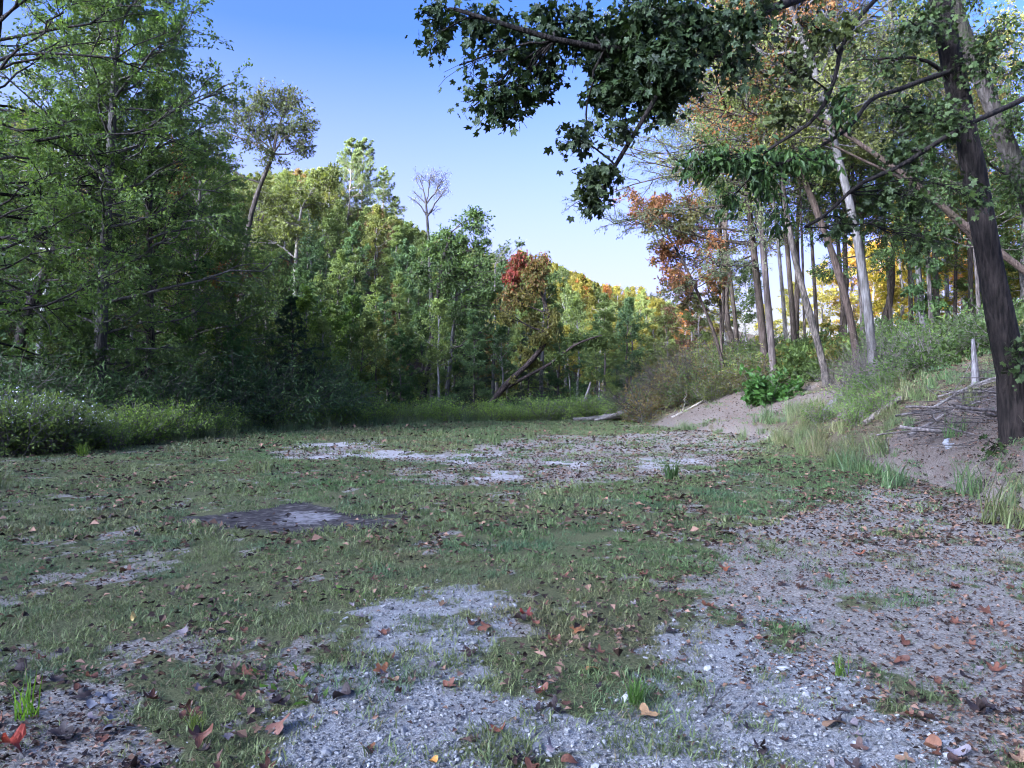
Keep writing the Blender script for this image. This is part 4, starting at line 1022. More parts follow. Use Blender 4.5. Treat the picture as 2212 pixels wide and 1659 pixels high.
# ------------------------------------------------------------------ shrubs along the edges
def shrubs():
    rng = RS(91)
    for i in range(34):
        px = rng.uniform(-30, 320); x0 = None
        Y = np.interp(px, [-30, 100, 200, 320], [23.5, 26, 30, 37]) + rng.uniform(0, 5)
        x = wx(px, Y)
        place(RHODO[i % 3], 'rhododendron', 'dark glossy rhododendron in the thicket along the shaded wood edge', 'shrub', x, Y, rng.uniform(.75, 1.25), tuple(np.array((.046, .080, .036)) * rng.uniform(.7, 1.5)), 'dark rhododendrons along the wood edge', rng=RND)
    for i in range(40):
        px = rng.uniform(240, 640); Y = np.interp(px, [240, 330, 420, 520, 640], [32.5, 38.3, 42.3, 44.6, 46.5]) + rng.uniform(.2, 4.0)
        c = [(.060, .110, .040), (.085, .140, .042), (.045, .080, .042), (.11, .145, .05)][rng.randint(4)]
        place(SHRUB[i % 3], 'edge_shrub', 'leafy green shrub where the mown grass meets the wood', 'shrub', wx(px, Y), Y, rng.uniform(.55, 1.15), tuple(np.array(c) * rng.uniform(1.1, 1.9)), 'green shrubs along the far edge of the grass', rng=RND)
    place(SHRUB[0], 'edge_shrub', 'bright yellow-green rounded shrub standing out at the edge of the grass', 'shrub', wx(376, 40.5), 40.5, .95, (.125, .165, .038), rng=RND, rz=.4)
    place(SHRUB[1], 'edge_shrub', 'shrub with yellow-tipped leaves climbing a stub next to the rounded shrub', 'shrub', wx(366, 41), 41, 1.0, (.085, .130, .036), rng=RND, rz=1.2, sz=1.35)
    # white-flowering weeds on the left
    bl = RS(92)
    flowers = []
    for k in range(3):
        pr = WEED[k]; nv = len(pr.l.vertices); co = np.zeros(nv * 3, np.float32); pr.l.vertices.foreach_get('co', co); co = co.reshape(-1, 3)
        top = co[co[:, 2] > np.quantile(co[:, 2], .62)]; c = top[bl.randint(0, len(top), 70)] + np.array([0, 0, .02]) + bl.randn(70, 3) * .02
        V, Q = leaf_quads(bl, c, bl.randn(70, 3), nrm(UP + .5 * bl.randn(70, 3)), np.full(70, .034), np.full(70, .03))
        flowers.append(mesh('blossoms', V, Q, [M_BLOSSOM], {'v': ('FACE', bl.rand(70))}))
    for i in range(26):
        px = -20 + 135 * (i + rng.rand()) / 26; Y = np.interp(px, [-20, 60, 115], [19.0, 21.0, 23.0]) + rng.uniform(-.6, 1.6)
        k = rng.randint(3)
        e = place(WEED[k], 'flowering_weed', 'bushy weed dotted with small white flowers beside the dark thicket', 'wildflower', wx(px, Y), Y, rng.uniform(1.0, 1.5) * (1.15 if px < 60 else .85), tuple(np.array((.10, .140, .055)) * rng.uniform(.85, 1.2)), 'white-flowered weeds at the thicket edge', rng=RND)
        link('blossoms', flowers[k], parent=e)
    for i in range(95):
        px = rng.uniform(105, 640); Y = np.interp(px, [105, 160, 240, 330, 420, 520, 640], [21.8, 25.0, 31, 36.6, 40.8, 43.0, 44.6]) + rng.uniform(-.9, 1.2)
        place(WEED[rng.randint(3)], 'edge_weed', 'waist-high green weed at the border of the grass and the wood', 'weed', wx(px, Y), Y, rng.uniform(.6, 1.45), tuple(np.array((.10, .150, .045)) * rng.uniform(1.0, 1.8)), 'green weeds along the wood border', rng=RND)
shrubs()

def undergrowth():
    rng = RS(95); ps = []
    for _ in range(9000):
        y = rng.uniform(22, 95); x = rng.uniform(-.75 * y, .75 * y)
        b = float(beyond(np.array([x]), np.array([y]))[0]); e = x - np.interp(y, FOOT[:, 1], FOOT[:, 0])
        if (b > 3 and e < 0 and rng.rand() < .35) or (e > 3.6 and y < 80 and rng.rand() < .5):
            if seg_dist(np.array([x]), np.array([y]), PATH)[0][0] < 2.0 or ((x - 12.8) ** 2 + (y - 25.5) ** 2 < 9): continue
            ps.append((x, y, 1 if e > 3.6 else 0))
    ps = np.array(ps); n = len(ps)
    base = np.where(ps[:, 2:3] > .5, np.array([[.052, .080, .030]]), np.array([[.050, .085, .038]])) * (.7 + .6 * rng.rand(n, 1))
    warm = (rng.rand(n) < .18)[:, None]; base = np.where(warm, base * np.array([1.6, .95, .8]), base)
    pts = np.stack([ps[:, 0], ps[:, 1], H(ps[:, 0], ps[:, 1]) - .05], 1)
    pm = []
    for k in range(3):
        r2 = RS(540 + k); pr = bush_proto(550 + k, 16, .7, .9, .15, .5, 7, M_LEAF_INST, n3=4, bark=M_BARK_INST)
        me = pr.l; pm.append(me)
    scatter('undergrowth', pts, pm, np.stack([rng.randn(n) * .1, rng.randn(n) * .1, rng.rand(n) * 6.28], 1), .5 + .9 * rng.rand(n), rng.randint(0, 3, n), tint=base, label='low leafy undergrowth on the floor of the wood and the bank')
undergrowth()

# ------------------------------------------------------------------ the trees on the right bank
S_POLE = Spec(n1=54, t0=.36, t1=1, e0=12, e1=50, lf=[0, .35, .75, 1], ll=[2.0, 3.6, 3.6, 1.8], n2=9, l2=.5, n3=6, l3=.5, k=7, size=.115, wr=.55, flat=.45, fl=.4, b2=-.05, b3=-.1, jit=.08, hang=.2, tr=.005)
S_FEATHER = Spec(n1=46, t0=.26, t1=1, e0=-6, e1=25, lf=[0, .3, .7, 1], ll=[5.0, 6.6, 5.6, 2.6], n2=13, l2=.30, n3=8, l3=.5, k=8, size=.13, wr=.30, flat=.7, fl=.8, b1=-.02, b2=-.05, jit=.04, hang=.2, along=1.1, tr=.006, rb=.9)
CANOPY = [make_proto(470 + i, 16, Spec(S_POLE, t0=.42, n1=40, k=5, size=.16, ll=[2.0, 4.0, 4.0, 2.0]), M_BARK, M_LEAF, wander=.03) for i in range(3)]
C_OLV = (.075, .095, .036); C_DK = (.040, .068, .028); C_BRN = (.13, .085, .045)
px_tree('hemlock_tree', 'dark tall hemlock on the bank with bare level boughs and feathery sprays', 'tree',
        [(1655, 790), (1640, 640), (1622, 480), (1610, 360), (1600, 200), (1590, 40), (1585, -150)], 34, 0.166, 0.073, Spec(S_FEATHER, az=(PI, 1.5)), (.085, .105, .075), M_BARK, seed=61, barkcol=(0.330, 0.277, 0.251))
px_tree('smooth_barked_tree', 'straight pinkish grey smooth trunk right beside the dark hemlock', 'tree',
        [(1672, 800), (1662, 690), (1648, 520), (1636, 380), (1625, 200), (1610, 0), (1600, -150)], 33, 0.147, 0.086, Spec(S_POLE, t0=.52), C_OLV, M_BARK_PALE, M_LEAF_ALT_ORANGE, seed=62, barkcol=(0.238, 0.198, 0.185), alt=.25)
px_tree('shaded_pole_tree', 'thin dim trunk standing behind the pair of trunks by the path', 'tree',
        [(1702, 800), (1695, 680), (1680, 500), (1662, 350), (1650, 200), (1640, 60)], 39, 0.104, 0.055, Spec(S_POLE, t0=.4), C_DK, M_BARK, seed=63)
px_tree('curved_tree', 'dark mossy trunk that curves up and away from the path on the bank', 'tree',
        [(1790, 815), (1755, 700), (1722, 580), (1700, 470), (1690, 380), (1675, 250), (1650, 80), (1640, -80)], 30, 0.141, 0.073, Spec(S_POLE, t0=.46), (.060, .082, .032), M_BARK_DARK, seed=64, barkcol=(1.056, 1.056, 0.990))
px_tree('pole_tree', 'thin straight pole of a tree between the curved trunk and the hemlock', 'tree',
        [(1740, 800), (1738, 700), (1735, 560), (1730, 400), (1725, 250), (1722, 150)], 36, 0.067, 0.037, Spec(S_POLE, n1=24, t0=.5), C_OLV, M_BARK_DARK, seed=65, barkcol=(0.990, 0.924, 0.858))
px_tree('reddish_trunked_tree', 'reddish brown trunk leaning over the bare patch on top of the bank', 'tree',
        [(1856, 790), (1838, 680), (1800, 540), (1760, 440), (1735, 380), (1700, 250), (1660, 100), (1640, -50)], 29, 0.144, 0.086, Spec(S_POLE, t0=.5), C_OLV, M_BARK, M_LEAF_ALT_ORANGE, seed=66, barkcol=(0.25, 0.20, 0.175), alt=.4)
px_tree('thin_dark_tree', 'thin dark stem just behind the reddish trunk on the bank', 'tree',
        [(1868, 785), (1862, 650), (1850, 500), (1840, 300)], 31.5, .10, .06, Spec(S_POLE, n1=22, t0=.4, ll=[1.6, 2.2, 2.0, 1.0]), C_DK, M_BARK_DARK, seed=67)
px_tree('grey_poplar_tree', 'largest pale grey trunk, leaning at the edge of the bare patch on the bank', 'tree',
        [(1888, 800), (1880, 700), (1862, 560), (1835, 420), (1800, 290), (1770, 160), (1720, 40), (1680, -80)], 27, 0.158, 0.094, Spec(S_POLE, t0=.55), (.085, .095, .04), M_BARK_PALE, M_LEAF_ALT_ORANGE, seed=68, barkcol=(0.218, 0.211, 0.211), alt=.2)
px_tree('white_birch_tree', 'mottled white birch trunk rising from the weeds high on the bank', 'tree',
        [(2000, 740), (1990, 650), (1982, 540), (1970, 400), (1950, 250), (1930, 60), (1920, -100)], 30, 0.122, 0.073, Spec(S_POLE, t0=.45), C_OLV, M_BARK_PALE, seed=69, barkcol=(0.277, 0.271, 0.271))
px_tree('ivy_clad_tree', 'slim trunk wrapped in dark leafy creeper next to the white birch', 'tree',
        [(2014, 720), (2005, 560), (1998, 420), (1990, 250), (1985, 50), (1980, -60)], 29, 0.086, 0.043, Spec(S_POLE, n1=60, t0=.10, ll=[.5, .7, 1.0, 1.4], n2=6, n3=5, k=8, e0=0, hang=.5), (.032, .062, .026), M_BARK_DARK, seed=70)
px_tree('thin_leaning_tree', 'thin dark stem leaning in front of the sunlit yellow trees on the bank', 'tree',
        [(1985, 690), (1972, 600), (1955, 520), (1930, 440), (1910, 380)], 33, 0.067, 0.031, Spec(S_POLE, n1=20, t0=.5, ll=[1.2, 1.8, 1.6, .8]), C_DK, M_BARK_DARK, seed=71)
px_tree('straight_dark_tree', 'straight thin dark trunk between the birch and the big near trunk', 'tree',
        [(2118, 720), (2114, 640), (2108, 540), (2098, 420), (2090, 300)], 28, 0.079, 0.043, Spec(S_POLE, n1=24, t0=.45), C_DK, M_BARK_DARK, seed=72)
px_tree('red_leaved_tree', 'slim leaning tree with rust red and orange leaves arching over the path mouth', 'tree',
        [(1568, 815), (1545, 720), (1515, 650), (1490, 590), (1468, 550), (1440, 500), (1410, 460)], 36, 0.092, 0.031, Spec(S_POLE, n1=30, t0=.52, ll=[1.6, 2.6, 2.2, 1.0], e0=5, size=.15, k=8), (.085, .080, .040), M_BARK_DARK, M_LEAF_ALT_ORANGE, seed=73, barkcol=(0.726, 0.627, 0.561), alt=.6)
px_tree('dead_pole', 'thin dead pole with short bare twigs beside the red-leaved tree', 'tree',
        [(1561, 815), (1557, 700), (1556, 600), (1552, 430), (1550, 380)], 37, 0.065, 0.029, Spec(n1=26, t0=.2, t1=1, e0=0, e1=30, lf=[0, 1], ll=[1.4, .6], n2=5, l2=.4, n3=2, l3=.4, k=0, fl=.5), C_DK, M_BARK_DARK, seed=74, barkcol=(1.320, 1.188, 1.056))
px_tree('dead_snag', 'pale dead snag with stubby bare limbs among the sunlit valley trees', 'tree',
        [(1302, 860), (1302, 760), (1300, 700), (1299, 650)], 72, 0.158, 0.043, Spec(n1=12, t0=.45, t1=1, e0=5, e1=35, lf=[0, 1], ll=[2.4, 1.0], n2=3, l2=.4, n3=2, l3=.4, k=0, fl=.5), C_DK, M_DEAD, seed=75, barkcol=(0.825, 0.726, 0.660))
# two dead trunks lodged across the standing trees
for nm, lab, p, Y, r in (('lodged_trunk', 'upper of two dead trunks lodged slantwise across the standing trees', [(2225, 592), (2120, 512), (2050, 455), (1975, 388), (1880, 322), (1800, 268), (1745, 235)], 25.5, .12),
                         ('lodged_trunk', 'lower, thinner of two dead trunks lodged slantwise across the standing trees', [(2150, 560), (2080, 492), (2010, 420), (1930, 372), (1850, 338), (1780, 300)], 26.2, .07)):
    tr = smooth_path([q(a, b, Y) for a, b in p], 14); b0 = tr[0]
    V, Q = tubes((tr - b0)[None], [r], [r * .5], 9)
    o = link(nm, mesh(nm, V, Q, [M_BARK], smooth=True), tuple(b0), color=(.30, .24, .21)); tag(o, lab, 'dead tree')

# near maple: dark trunk, with the bough that hangs over the clearing
R1 = [(2205, 965), (2186, 800), (2152, 640), (2125, 480), (2100, 330), (2070, 180), (2035, 0), (2005, -150), (1985, -350)]
NEAR = Spec(n3=6, k=4, size=.082, wr=1.0, l3=.75, cl=.9, hang=.45, flat=.25, lobes=5, jit=.08, arch=.10, lo=.0, rb=.8, tr=.0035, b3=-.35, rb2=.6)
tr1 = px_trunk(R1, 12.8, None, 22); b1 = tr1[0] + np.array([0, 0, .3])
MAP = empty('maple_tree', b1); tag(MAP, 'dark furrowed maple trunk on the earth bank whose bough hangs over the clearing', 'tree')
w_, l_, _ = blob_geo(80, tr1, .225, .13, [(2000, 60, 90, 70, 26), (1950, 230, 70, 40, 16), (2130, 120, 60, 80, 20), (1890, 130, 60, 60, 14), (2040, 250, 30, 60, 10), (2150, 960, 40, 30, 3), (2210, 760, 25, 60, 8)], 12.3, Spec(NEAR, k=3, size=.080), 1.5, 14)
part('trunk', MAP, w_, M_BARK_DARK, (.24, .22, .21), b1, smooth=True); part('crown', MAP, l_, M_LEAF_DARK, (.022, .038, .014), b1)
def near_limb(parent, base, path, r0, blobs, Y, seed, col, sp, mat=None):
    tr = smooth_path([q(a, b, y) for a, b, y in path], 18)
    w, l, _ = blob_geo(seed, tr, r0, .02, blobs, Y, sp, 1.0, 8)
    part('limb', parent, w, M_BARK_DARK, (.22, .21, .20), base, smooth=True)
    part('crown', parent, l, mat or M_LEAF_DARK, col, base)
near_limb(MAP, b1, [(2012, -110, 12.6), (1860, -60, 11), (1740, -10, 10), (1640, 24, 9.4), (1560, 62, 9.0), (1500, 80, 8.8), (1420, 110, 8.5), (1320, 120, 8.3), (1200, 90, 8.2), (1080, 40, 8.2), (980, 15, 8.3)], .08,
          [(960, 25, 50, 33, 7), (940, 75, 28, 33, 4), (1030, 40, 56, 44, 9), (1000, 135, 15, 26, 2), (1085, 70, 44, 56, 9), (1060, 215, 31, 38, 6), (1090, 262, 15, 26, 2), (1035, 215, 26, 33, 4), (1120, 190, 49, 56, 12), (1130, 110, 56, 67, 12), (1180, 50, 56, 56, 11), (1190, 150, 33, 44, 6),
           (1270, 60, 66, 66, 21), (1340, 110, 66, 66, 30), (1420, 130, 66, 66, 33), (1300, 190, 37, 48, 13), (1350, 200, 48, 44, 17), (1420, 215, 48, 44, 15), (1480, 160, 48, 61, 19), (1530, 60, 66, 66, 23), (1400, 40, 88, 44, 26), (1480, 40, 66, 44, 19), (1600, 120, 48, 48, 10), (1620, 30, 55, 44, 13), (1265, 280, 17, 26, 2)], 8.6, 81, (.018, .032, .014), NEAR)
near_limb(MAP, b1, [(1500, 80, 8.8), (1450, 150, 8.5), (1400, 240, 8.3), (1345, 330, 8.2), (1310, 390, 8.1), (1290, 430, 8.1)], .03,
          [(1245, 300, 22, 26, 5), (1275, 385, 26, 18, 6), (1280, 428, 14, 22, 5), (1310, 372, 24, 18, 5), (1335, 270, 20, 24, 4)], 8.2, 82, (.024, .036, .017), NEAR)
# crooked limb and long-leaved near branch
near_limb(MAP, b1, [(2062, 150, 12.6), (1974, 178, 12), (1940, 196, 11.8), (1880, 204, 11.6), (1862, 238, 11.5), (1848, 276, 11.4), (1790, 303, 11.3), (1745, 332, 11.2), (1690, 352, 11.1)], .042,
          [(1700, 340, 44, 20, 16), (1620, 345, 44, 22, 20), (1540, 345, 40, 16, 14), (1490, 352, 24, 14, 7), (1650, 390, 40, 26, 10), (1780, 350, 34, 24, 8), (1570, 440, 24, 30, 6), (1690, 470, 30, 30, 6), (1820, 230, 40, 40, 8)], 11.2, 83, (.022, .046, .014),
          Spec(NEAR, lobes=0, size=.13, wr=.36, hang=.9, k=4))
near_limb(MAP, b1, [(1900, -10, 11.4), (1857, 34, 11.2), (1812, 110, 11), (1815, 156, 11), (1796, 195, 11), (1765, 262, 11), (1705, 292, 11), (1650, 330, 11)], .036,
          [(1720, 150, 50, 40, 12), (1760, 60, 50, 40, 12), (1690, 250, 44, 30, 10), (1830, 60, 40, 40, 9)], 11, 84, (.032, .044, .014), Spec(NEAR, k=3))
# second near tree at the frame edge, its long dark branch crossing the trunks
R2 = [(2420, 960), (2330, 700), (2240, 470), (2212, 400), (2160, 260), (2105, 120), (2060, 0), (2030, -150)]
tr2 = px_trunk(R2, 15, None, 18); b2 = tr2[0] + np.array([0, 0, .3])
SEC = empty('maple_tree', b2); tag(SEC, 'mottled leaning trunk behind the near dark trunk, with a long dark branch', 'tree')
w_, l_, _ = blob_geo(85, tr2, .20, .12, [(2170, 60, 60, 60, 24), (2200, 250, 40, 60, 20), (2190, 400, 40, 70, 22), (2120, 330, 30, 40, 10), (2100, -20, 70, 40, 20), (2200, 150, 40, 40, 14)], 14.5, Spec(NEAR, lobes=0, size=.09, wr=.5, k=4), 1.4, 12)
part('trunk', SEC, w_, M_BARK, (.3, .29, .28), b2, smooth=True); part('crown', SEC, l_, M_LEAF, (.032, .054, .017), b2)
near_limb(SEC, b2, [(2240, 200, 12.2), (2160, 238, 11.8), (2100, 262, 11.6), (2000, 322, 11.4), (1932, 372, 11.3), (1862, 386, 11.2), (1810, 430, 11.2), (1800, 470, 11.2), (1740, 490, 11.2)], .045,
          [(1960, 330, 44, 40, 14), (2060, 260, 40, 60, 16), (1900, 420, 50, 40, 12), (1990, 430, 30, 60, 14), (2110, 420, 40, 40, 10), (1830, 480, 40, 30, 8), (2010, 520, 26, 60, 12)], 11.5, 86, (.022, .038, .013), Spec(NEAR, k=3))

# sunlit trees behind the bank
for i, (px, Y, h, c, k, lab) in enumerate([
    (905, 58, 9, (.21, .17, .03), 0, 'golden yellow sunlit tree behind the birch on the bank'), (945, 52, 9.5, (.19, .16, .032), 2, 'big yellow-green sunlit tree behind the creeper-clad trunk'),
    (975, 60, 10, (.26, .12, .05), 1, 'orange sunlit tree between yellow ones behind the near trunk'), (1005, 50, 9.5, (.17, .15, .03), 4, 'yellow sunlit tree at the frame edge behind the near trunk'),
    (1035, 56, 11, (.14, .13, .035), 0, 'tall yellow-green sunlit tree at the very edge of the frame'), (880, 66, 8, (.22, .12, .045), 5, 'low orange sunlit tree behind the pale grey trunk'),
    (850, 68, 9, (.22, .15, .04), 2, 'small amber sunlit tree behind the reddish trunk'), (925, 70, 12, (.18, .16, .035), 5, 'tall loose yellow tree farthest back behind the birch'),
    (820, 66, 8.5, (.17, .15, .04), 4, 'small yellow-green tree seen beneath the lodged trunks'), (790, 62, 6.5, (.15, .14, .04), 0, 'small yellow-green tree behind the curved trunk'),
    (765, 64, 5.5, (.19, .17, .035), 2, 'small bright yellow tree behind the smooth trunk'), (728, 50, 6.2, (.16, .15, .03), 1, 'bright yellow bushy tree behind the dead pole'),
    (700, 46, 5.2, (.060, .080, .035), 2, 'dark green bushy tree at the mouth of the path'), (668, 50, 5.6, (.075, .090, .040), 0, 'dull green bushy tree on the valley side of the path'),
    (690, 49, 6.5, (.085, .050, .040), 4, 'purplish brown bushy tree beside the path mouth'), (745, 47, 6.2, (.050, .075, .035), 1, 'deep green tree between the hemlock and the dead pole'),
    (915, 64, 9, (.24, .19, .03), 4, 'bright gold sunlit tree low behind the weeds on the bank'), (960, 66, 13, (.25, .13, .05), 0, 'tall orange tree far behind the creeper-clad trunk'), (1012, 62, 12, (.22, .18, .03), 2, 'tall golden tree far behind the near trunk'), (870, 60, 7, (.20, .17, .03), 1, 'yellow sunlit tree between the grey trunk and the birch'), (895, 72, 10, (.16, .16, .04), 5, 'pale yellow-green tree farthest back between grey trunk and birch'),
    (985, 42, 7, (.075, .10, .035), 4, 'green tree in half shade behind the near trunk'), (1020, 38, 7.5, (.06, .085, .03), 2, 'shaded green tree at the frame edge on top of the bank')]):
    x = wx(px, Y); h *= 1.25 if px > 840 else 1; place(HILLP[k], 'bank_tree', lab, 'tree', x, Y, h / 13 * 1.35, c, rng=RND, sz=h / 13)

for i, (px, Y, h, c, k, lab) in enumerate([
    (735, 46, 15, (.105, .085, .040), 0, 'tall bronze-leaved tree behind the hemlock'), (795, 48, 17, (.085, .095, .035), 1, 'tall olive tree behind the curved trunk'),
    (842, 44, 16, (.120, .085, .038), 2, 'tall brownish tree behind the pale grey trunk'), (885, 50, 18, (.090, .105, .036), 0, 'tall olive tree filling the gap left of the birch'),
    (1040, 40, 17, (.10, .11, .04), 1, 'tall tree at the frame edge behind the lodged trunks')]):
    x = wx(px, Y); place(CANOPY[k], 'canopy_tree', lab, 'tree', x, Y, h / 16, c, barkcol=(0.330, 0.284, 0.251), rng=RND)

for i, (px, top, Y) in enumerate([(722, 735, 41), (738, 700, 44), (795, 770, 43), (818, 800, 40), (846, 822, 41), (866, 858, 44), (893, 872, 40), (912, 905, 42), (938, 930, 38), (955, 962, 43), (972, 968, 37), (988, 975, 41)]):
    px_tree('slender_tree', 'slender dim trunk standing in the back rows of the wood on the bank', 'tree', [(px * 2.16, 740), (px * 1.62 + top * .54, 560), (px * .9 + top * 1.26, 330), (top * 2.16, 120)], Y, .10 + .03 * (i % 3), .05,
            Spec(S_POLE, n1=26, t0=.5, k=6, ll=[1.4, 2.4, 2.4, 1.0]), [(.075, .095, .036), (.11, .09, .038), (.13, .12, .035)][i % 3], M_BARK, seed=700 + i, barkcol=(.42, .36, .32), group='slender trunks at the back of the bank wood')

# ------------------------------------------------------------------ shrubs, brush and fallen wood of the right side
LAUREL = bush_proto(560, 44, .62, 1.25, .20, .55, 9, M_LEAF, n3=5, flat=.7, hang=.2)
place(LAUREL, 'round_shrub', 'fresh green big-leaved shrub standing alone beside the start of the path', 'shrub', wx(771, 31), 31, 1.1, (.036, .085, .026), rng=RND)
def bank_plants():
    rng = RS(97)
    for i in range(34):
        px = rng.uniform(850, 1010); Y = rng.uniform(21, 31); x = wx(px, Y)
        if math.hypot(x - 12.6, Y - 25.8) < 2.4 or x - np.interp(Y, FOOT[:, 1], FOOT[:, 0]) < 2.2: continue
        place(SHRUB[i % 3], 'bank_shrub', 'tangled green shrub in the weeds on the slope of the bank', 'shrub', x, Y, rng.uniform(.5, 1.0), tuple(np.array((.046, .078, .028)) * rng.uniform(.7, 1.35)), 'green shrubs on the slope of the bank', rng=RND)
    for i in range(44):
        px = rng.uniform(640, 770); Y = rng.uniform(37, 45); x = wx(px, Y)
        if seg_dist(np.array([x]), np.array([Y]), PATH)[0][0] < 1.8: continue
        if i % 4 == 0: place(DEADB[(i // 4) % 2], 'dead_brush', 'grey tangle of bare dead twigs in the thicket beside the path', 'brush', x, Y, rng.uniform(.8, 1.5), (1, 1, 1), 'bare brush in the thicket by the path', barkcol=(0.211, 0.178, 0.165), rng=RND, parts=('twigs', 'crown'))
        else: place(SHRUB[i % 3], 'thicket_shrub', 'dull green shrub in the thicket beside the mouth of the path', 'shrub', x, Y, rng.uniform(.6, 1.3), tuple(np.array([(.062, .088, .036), (.095, .11, .045), (.11, .085, .045)][i % 3]) * rng.uniform(.8, 1.3)), 'shrubs in the thicket by the path', rng=RND)
    for i in range(30):
        px = rng.uniform(660, 760); Y = rng.uniform(32.8, 38.5); x = wx(px, Y)
        if seg_dist(np.array([x]), np.array([Y]), PATH)[0][0] < 1.4: continue
        place(WEED[i % 3], 'path_weed', 'tall thin weed along the near edge of the thicket by the path', 'weed', x, Y, rng.uniform(.7, 1.3), tuple(np.array((.085, .105, .042)) * rng.uniform(.7, 1.3)), 'weeds at the thicket edge by the path', rng=RND)
    for i in range(26):
        px = rng.uniform(676, 764); Y = np.interp(px, [676, 740, 764], [37.6, 34.6, 33.2]) + rng.uniform(.2, 1.8); x = wx(px, Y)
        place(SHRUB[i % 3], 'thicket_shrub', 'dull green shrub in front of the paired trunks above the path', 'shrub', x, Y, rng.uniform(.6, 1.05), tuple(np.array([(.05, .075, .030), (.075, .085, .034), (.085, .065, .036)][i % 3]) * rng.uniform(.8, 1.3)), 'shrubs in front of the paired trunks', rng=RND)
    for i in range(12):
        px = rng.uniform(800, 930); Y = rng.uniform(17, 25); x = wx(px, Y)
        if x - np.interp(Y, FOOT[:, 1], FOOT[:, 0]) < .3: continue
        place(WEED[i % 3], 'bank_weed', 'leafy green weed among the grass at the foot of the bank', 'weed', x, Y, rng.uniform(.5, .9), tuple(np.array((.07, .115, .04)) * rng.uniform(.8, 1.3)), 'weeds at the foot of the bank', rng=RND)
    for i in range(7):
        px = rng.uniform(850, 1000); Y = rng.uniform(22, 27); x = wx(px, Y)
        place(DEADB[i % 2], 'dead_brush', 'bare grey brushwood lying on the slope of the bank', 'brush', x, Y, rng.uniform(.6, 1.0), (1, 1, 1), 'brushwood on the slope of the bank', barkcol=(0.264, 0.244, 0.231), rng=RND, parts=('twigs', 'crown'))
bank_plants()

def stick_mesh(seed, L, r, branch=0, wob=.05):
    rng = RS(seed); t = np.linspace(-.5, .5, 8)
    p = np.stack([t * L, np.cumsum(rng.randn(8)) * wob * L * .35, np.abs(rng.randn(8)) * wob * L * .25], 1)
    mb = MB(); mb.add(tubes(p[None], [r], [r * .5], 7))
    for k in range(branch):
        i = 2 + rng.randint(5); d = nrm(np.array([.6, rng.choice([-1, 1]) * .6, .35 + .3 * rng.rand()])); l = L * (.15 + .25 * rng.rand())
        c = curves(rng, p[i][None], d[None], np.array([l]), np.array([.05]), .12, 5); mb.add(tubes(c, [r * .5], [r * .12], 5))
    return mesh('stick', *mb.get(), [M_DEAD], smooth=True)
STICKS = [stick_mesh(600 + i, 1.0, .012 + .006 * (i % 3), branch=i % 3) for i in range(6)]
def lay(name, label, cat, px, py, Y, L, rz, me, col=(1, 1, 1), group=None, ry=0.0, lift=.03, thick=1.0):
    x = wx(px, Y); o = link(name, me, (x, Y, hz(x, Y) + lift), color=col); o.rotation_euler = (0, ry, rz); o.scale = (L, L * thick, L * thick)
    return tag(o, label, cat, group)
def path_log(name, label, cat, pts, r0, r1, col=(1, 1, 1), twigs=0, seed=1, mat=None):
    tr = smooth_path(pts, 12); rng = RS(seed); b = tr[0]
    mb = MB(); rad = (r0 + (r1 - r0) * np.linspace(0, 1, 12)) * (1 + .10 * rng.randn(12)); mb.add(tubes((tr - b)[None], None, None, 10, rad=rad[None]))
    # end caps as short rounded cones
    mb.add(tubes(np.stack([tr[0] - b, tr[0] - b + (tr[0] - tr[1]) * .04])[None], [rad[0]], [rad[0] * .3], 10)); mb.add(tubes(np.stack([tr[-1] - b, tr[-1] - b + (tr[-1] - tr[-2]) * .05])[None], [rad[-1]], [rad[-1] * .2], 10))
    for k in range(twigs):
        i = 2 + rng.randint(9); d = nrm(rng.randn(3) + np.array([0, 0, .9])); l = .4 + .9 * rng.rand()
        mb.add(tubes(curves(rng, (tr[i] - b)[None], d[None], np.array([l]), np.array([.05]), .15, 6), [rad[i] * .35], [.006], 5))
    o = link(name, mesh(name, *mb.get(), [mat or M_DEAD], smooth=True), tuple(b), color=col)
    return tag(o, label, cat)
def gq(px, py, Y, up=0.0):            # a photo point set on the ground at depth Y (row ignored) plus a height
    x = px * .46293; x = (x - 512) / F * Y; return np.array([x, Y, hz(x, Y) + up])
# fallen logs at the far edge of the grass
path_log('fallen_log', 'long pale fallen trunk lying at the far edge of the grass in the middle', 'log', [gq(1238, 905, 42.6, .10), gq(1290, 900, 42.8, .18), gq(1340, 890, 43.2, .32), gq(1368, 890, 43.4, .45)], .09, .22, (.6, .57, .56), 3, 1)
path_log('fallen_log', 'shorter forked log lying against the root end of the long pale trunk', 'log', [gq(1285, 905, 42.2, .08), gq(1315, 898, 42.5, .25), gq(1345, 890, 42.8, .5)], .07, .14, (.8, .75, .72), 4, 2)
path_log('root_end', 'rough upturned root end of the fallen trunk with clinging earth', 'stump', [gq(1335, 890, 43.5, .1), gq(1352, 886, 43.6, .45), gq(1366, 884, 43.7, .62), gq(1376, 890, 43.9, .2)], .34, .28, (.75, .62, .55), 9, 3)
path_log('broken_snag', 'pale splintered broken stem leaning up out of the weeds behind the logs', 'stump', [gq(1254, 885, 44.1, .2), gq(1264, 870, 44.1, 1.1), gq(1276, 850, 44.1, 2.2)], .16, .05, (.75, .7, .7), 1, 4)
path_log('fallen_branch', 'crooked grey branch lying at the edge of the path with its end raised', 'branch', [gq(1450, 912, 36.5, .05), gq(1500, 905, 36.2, .05), gq(1530, 900, 35.8, .15), gq(1556, 893, 35.5, .45), gq(1562, 897, 35.4, .3)], .045, .05, (.9, .85, .8), 3, 5)
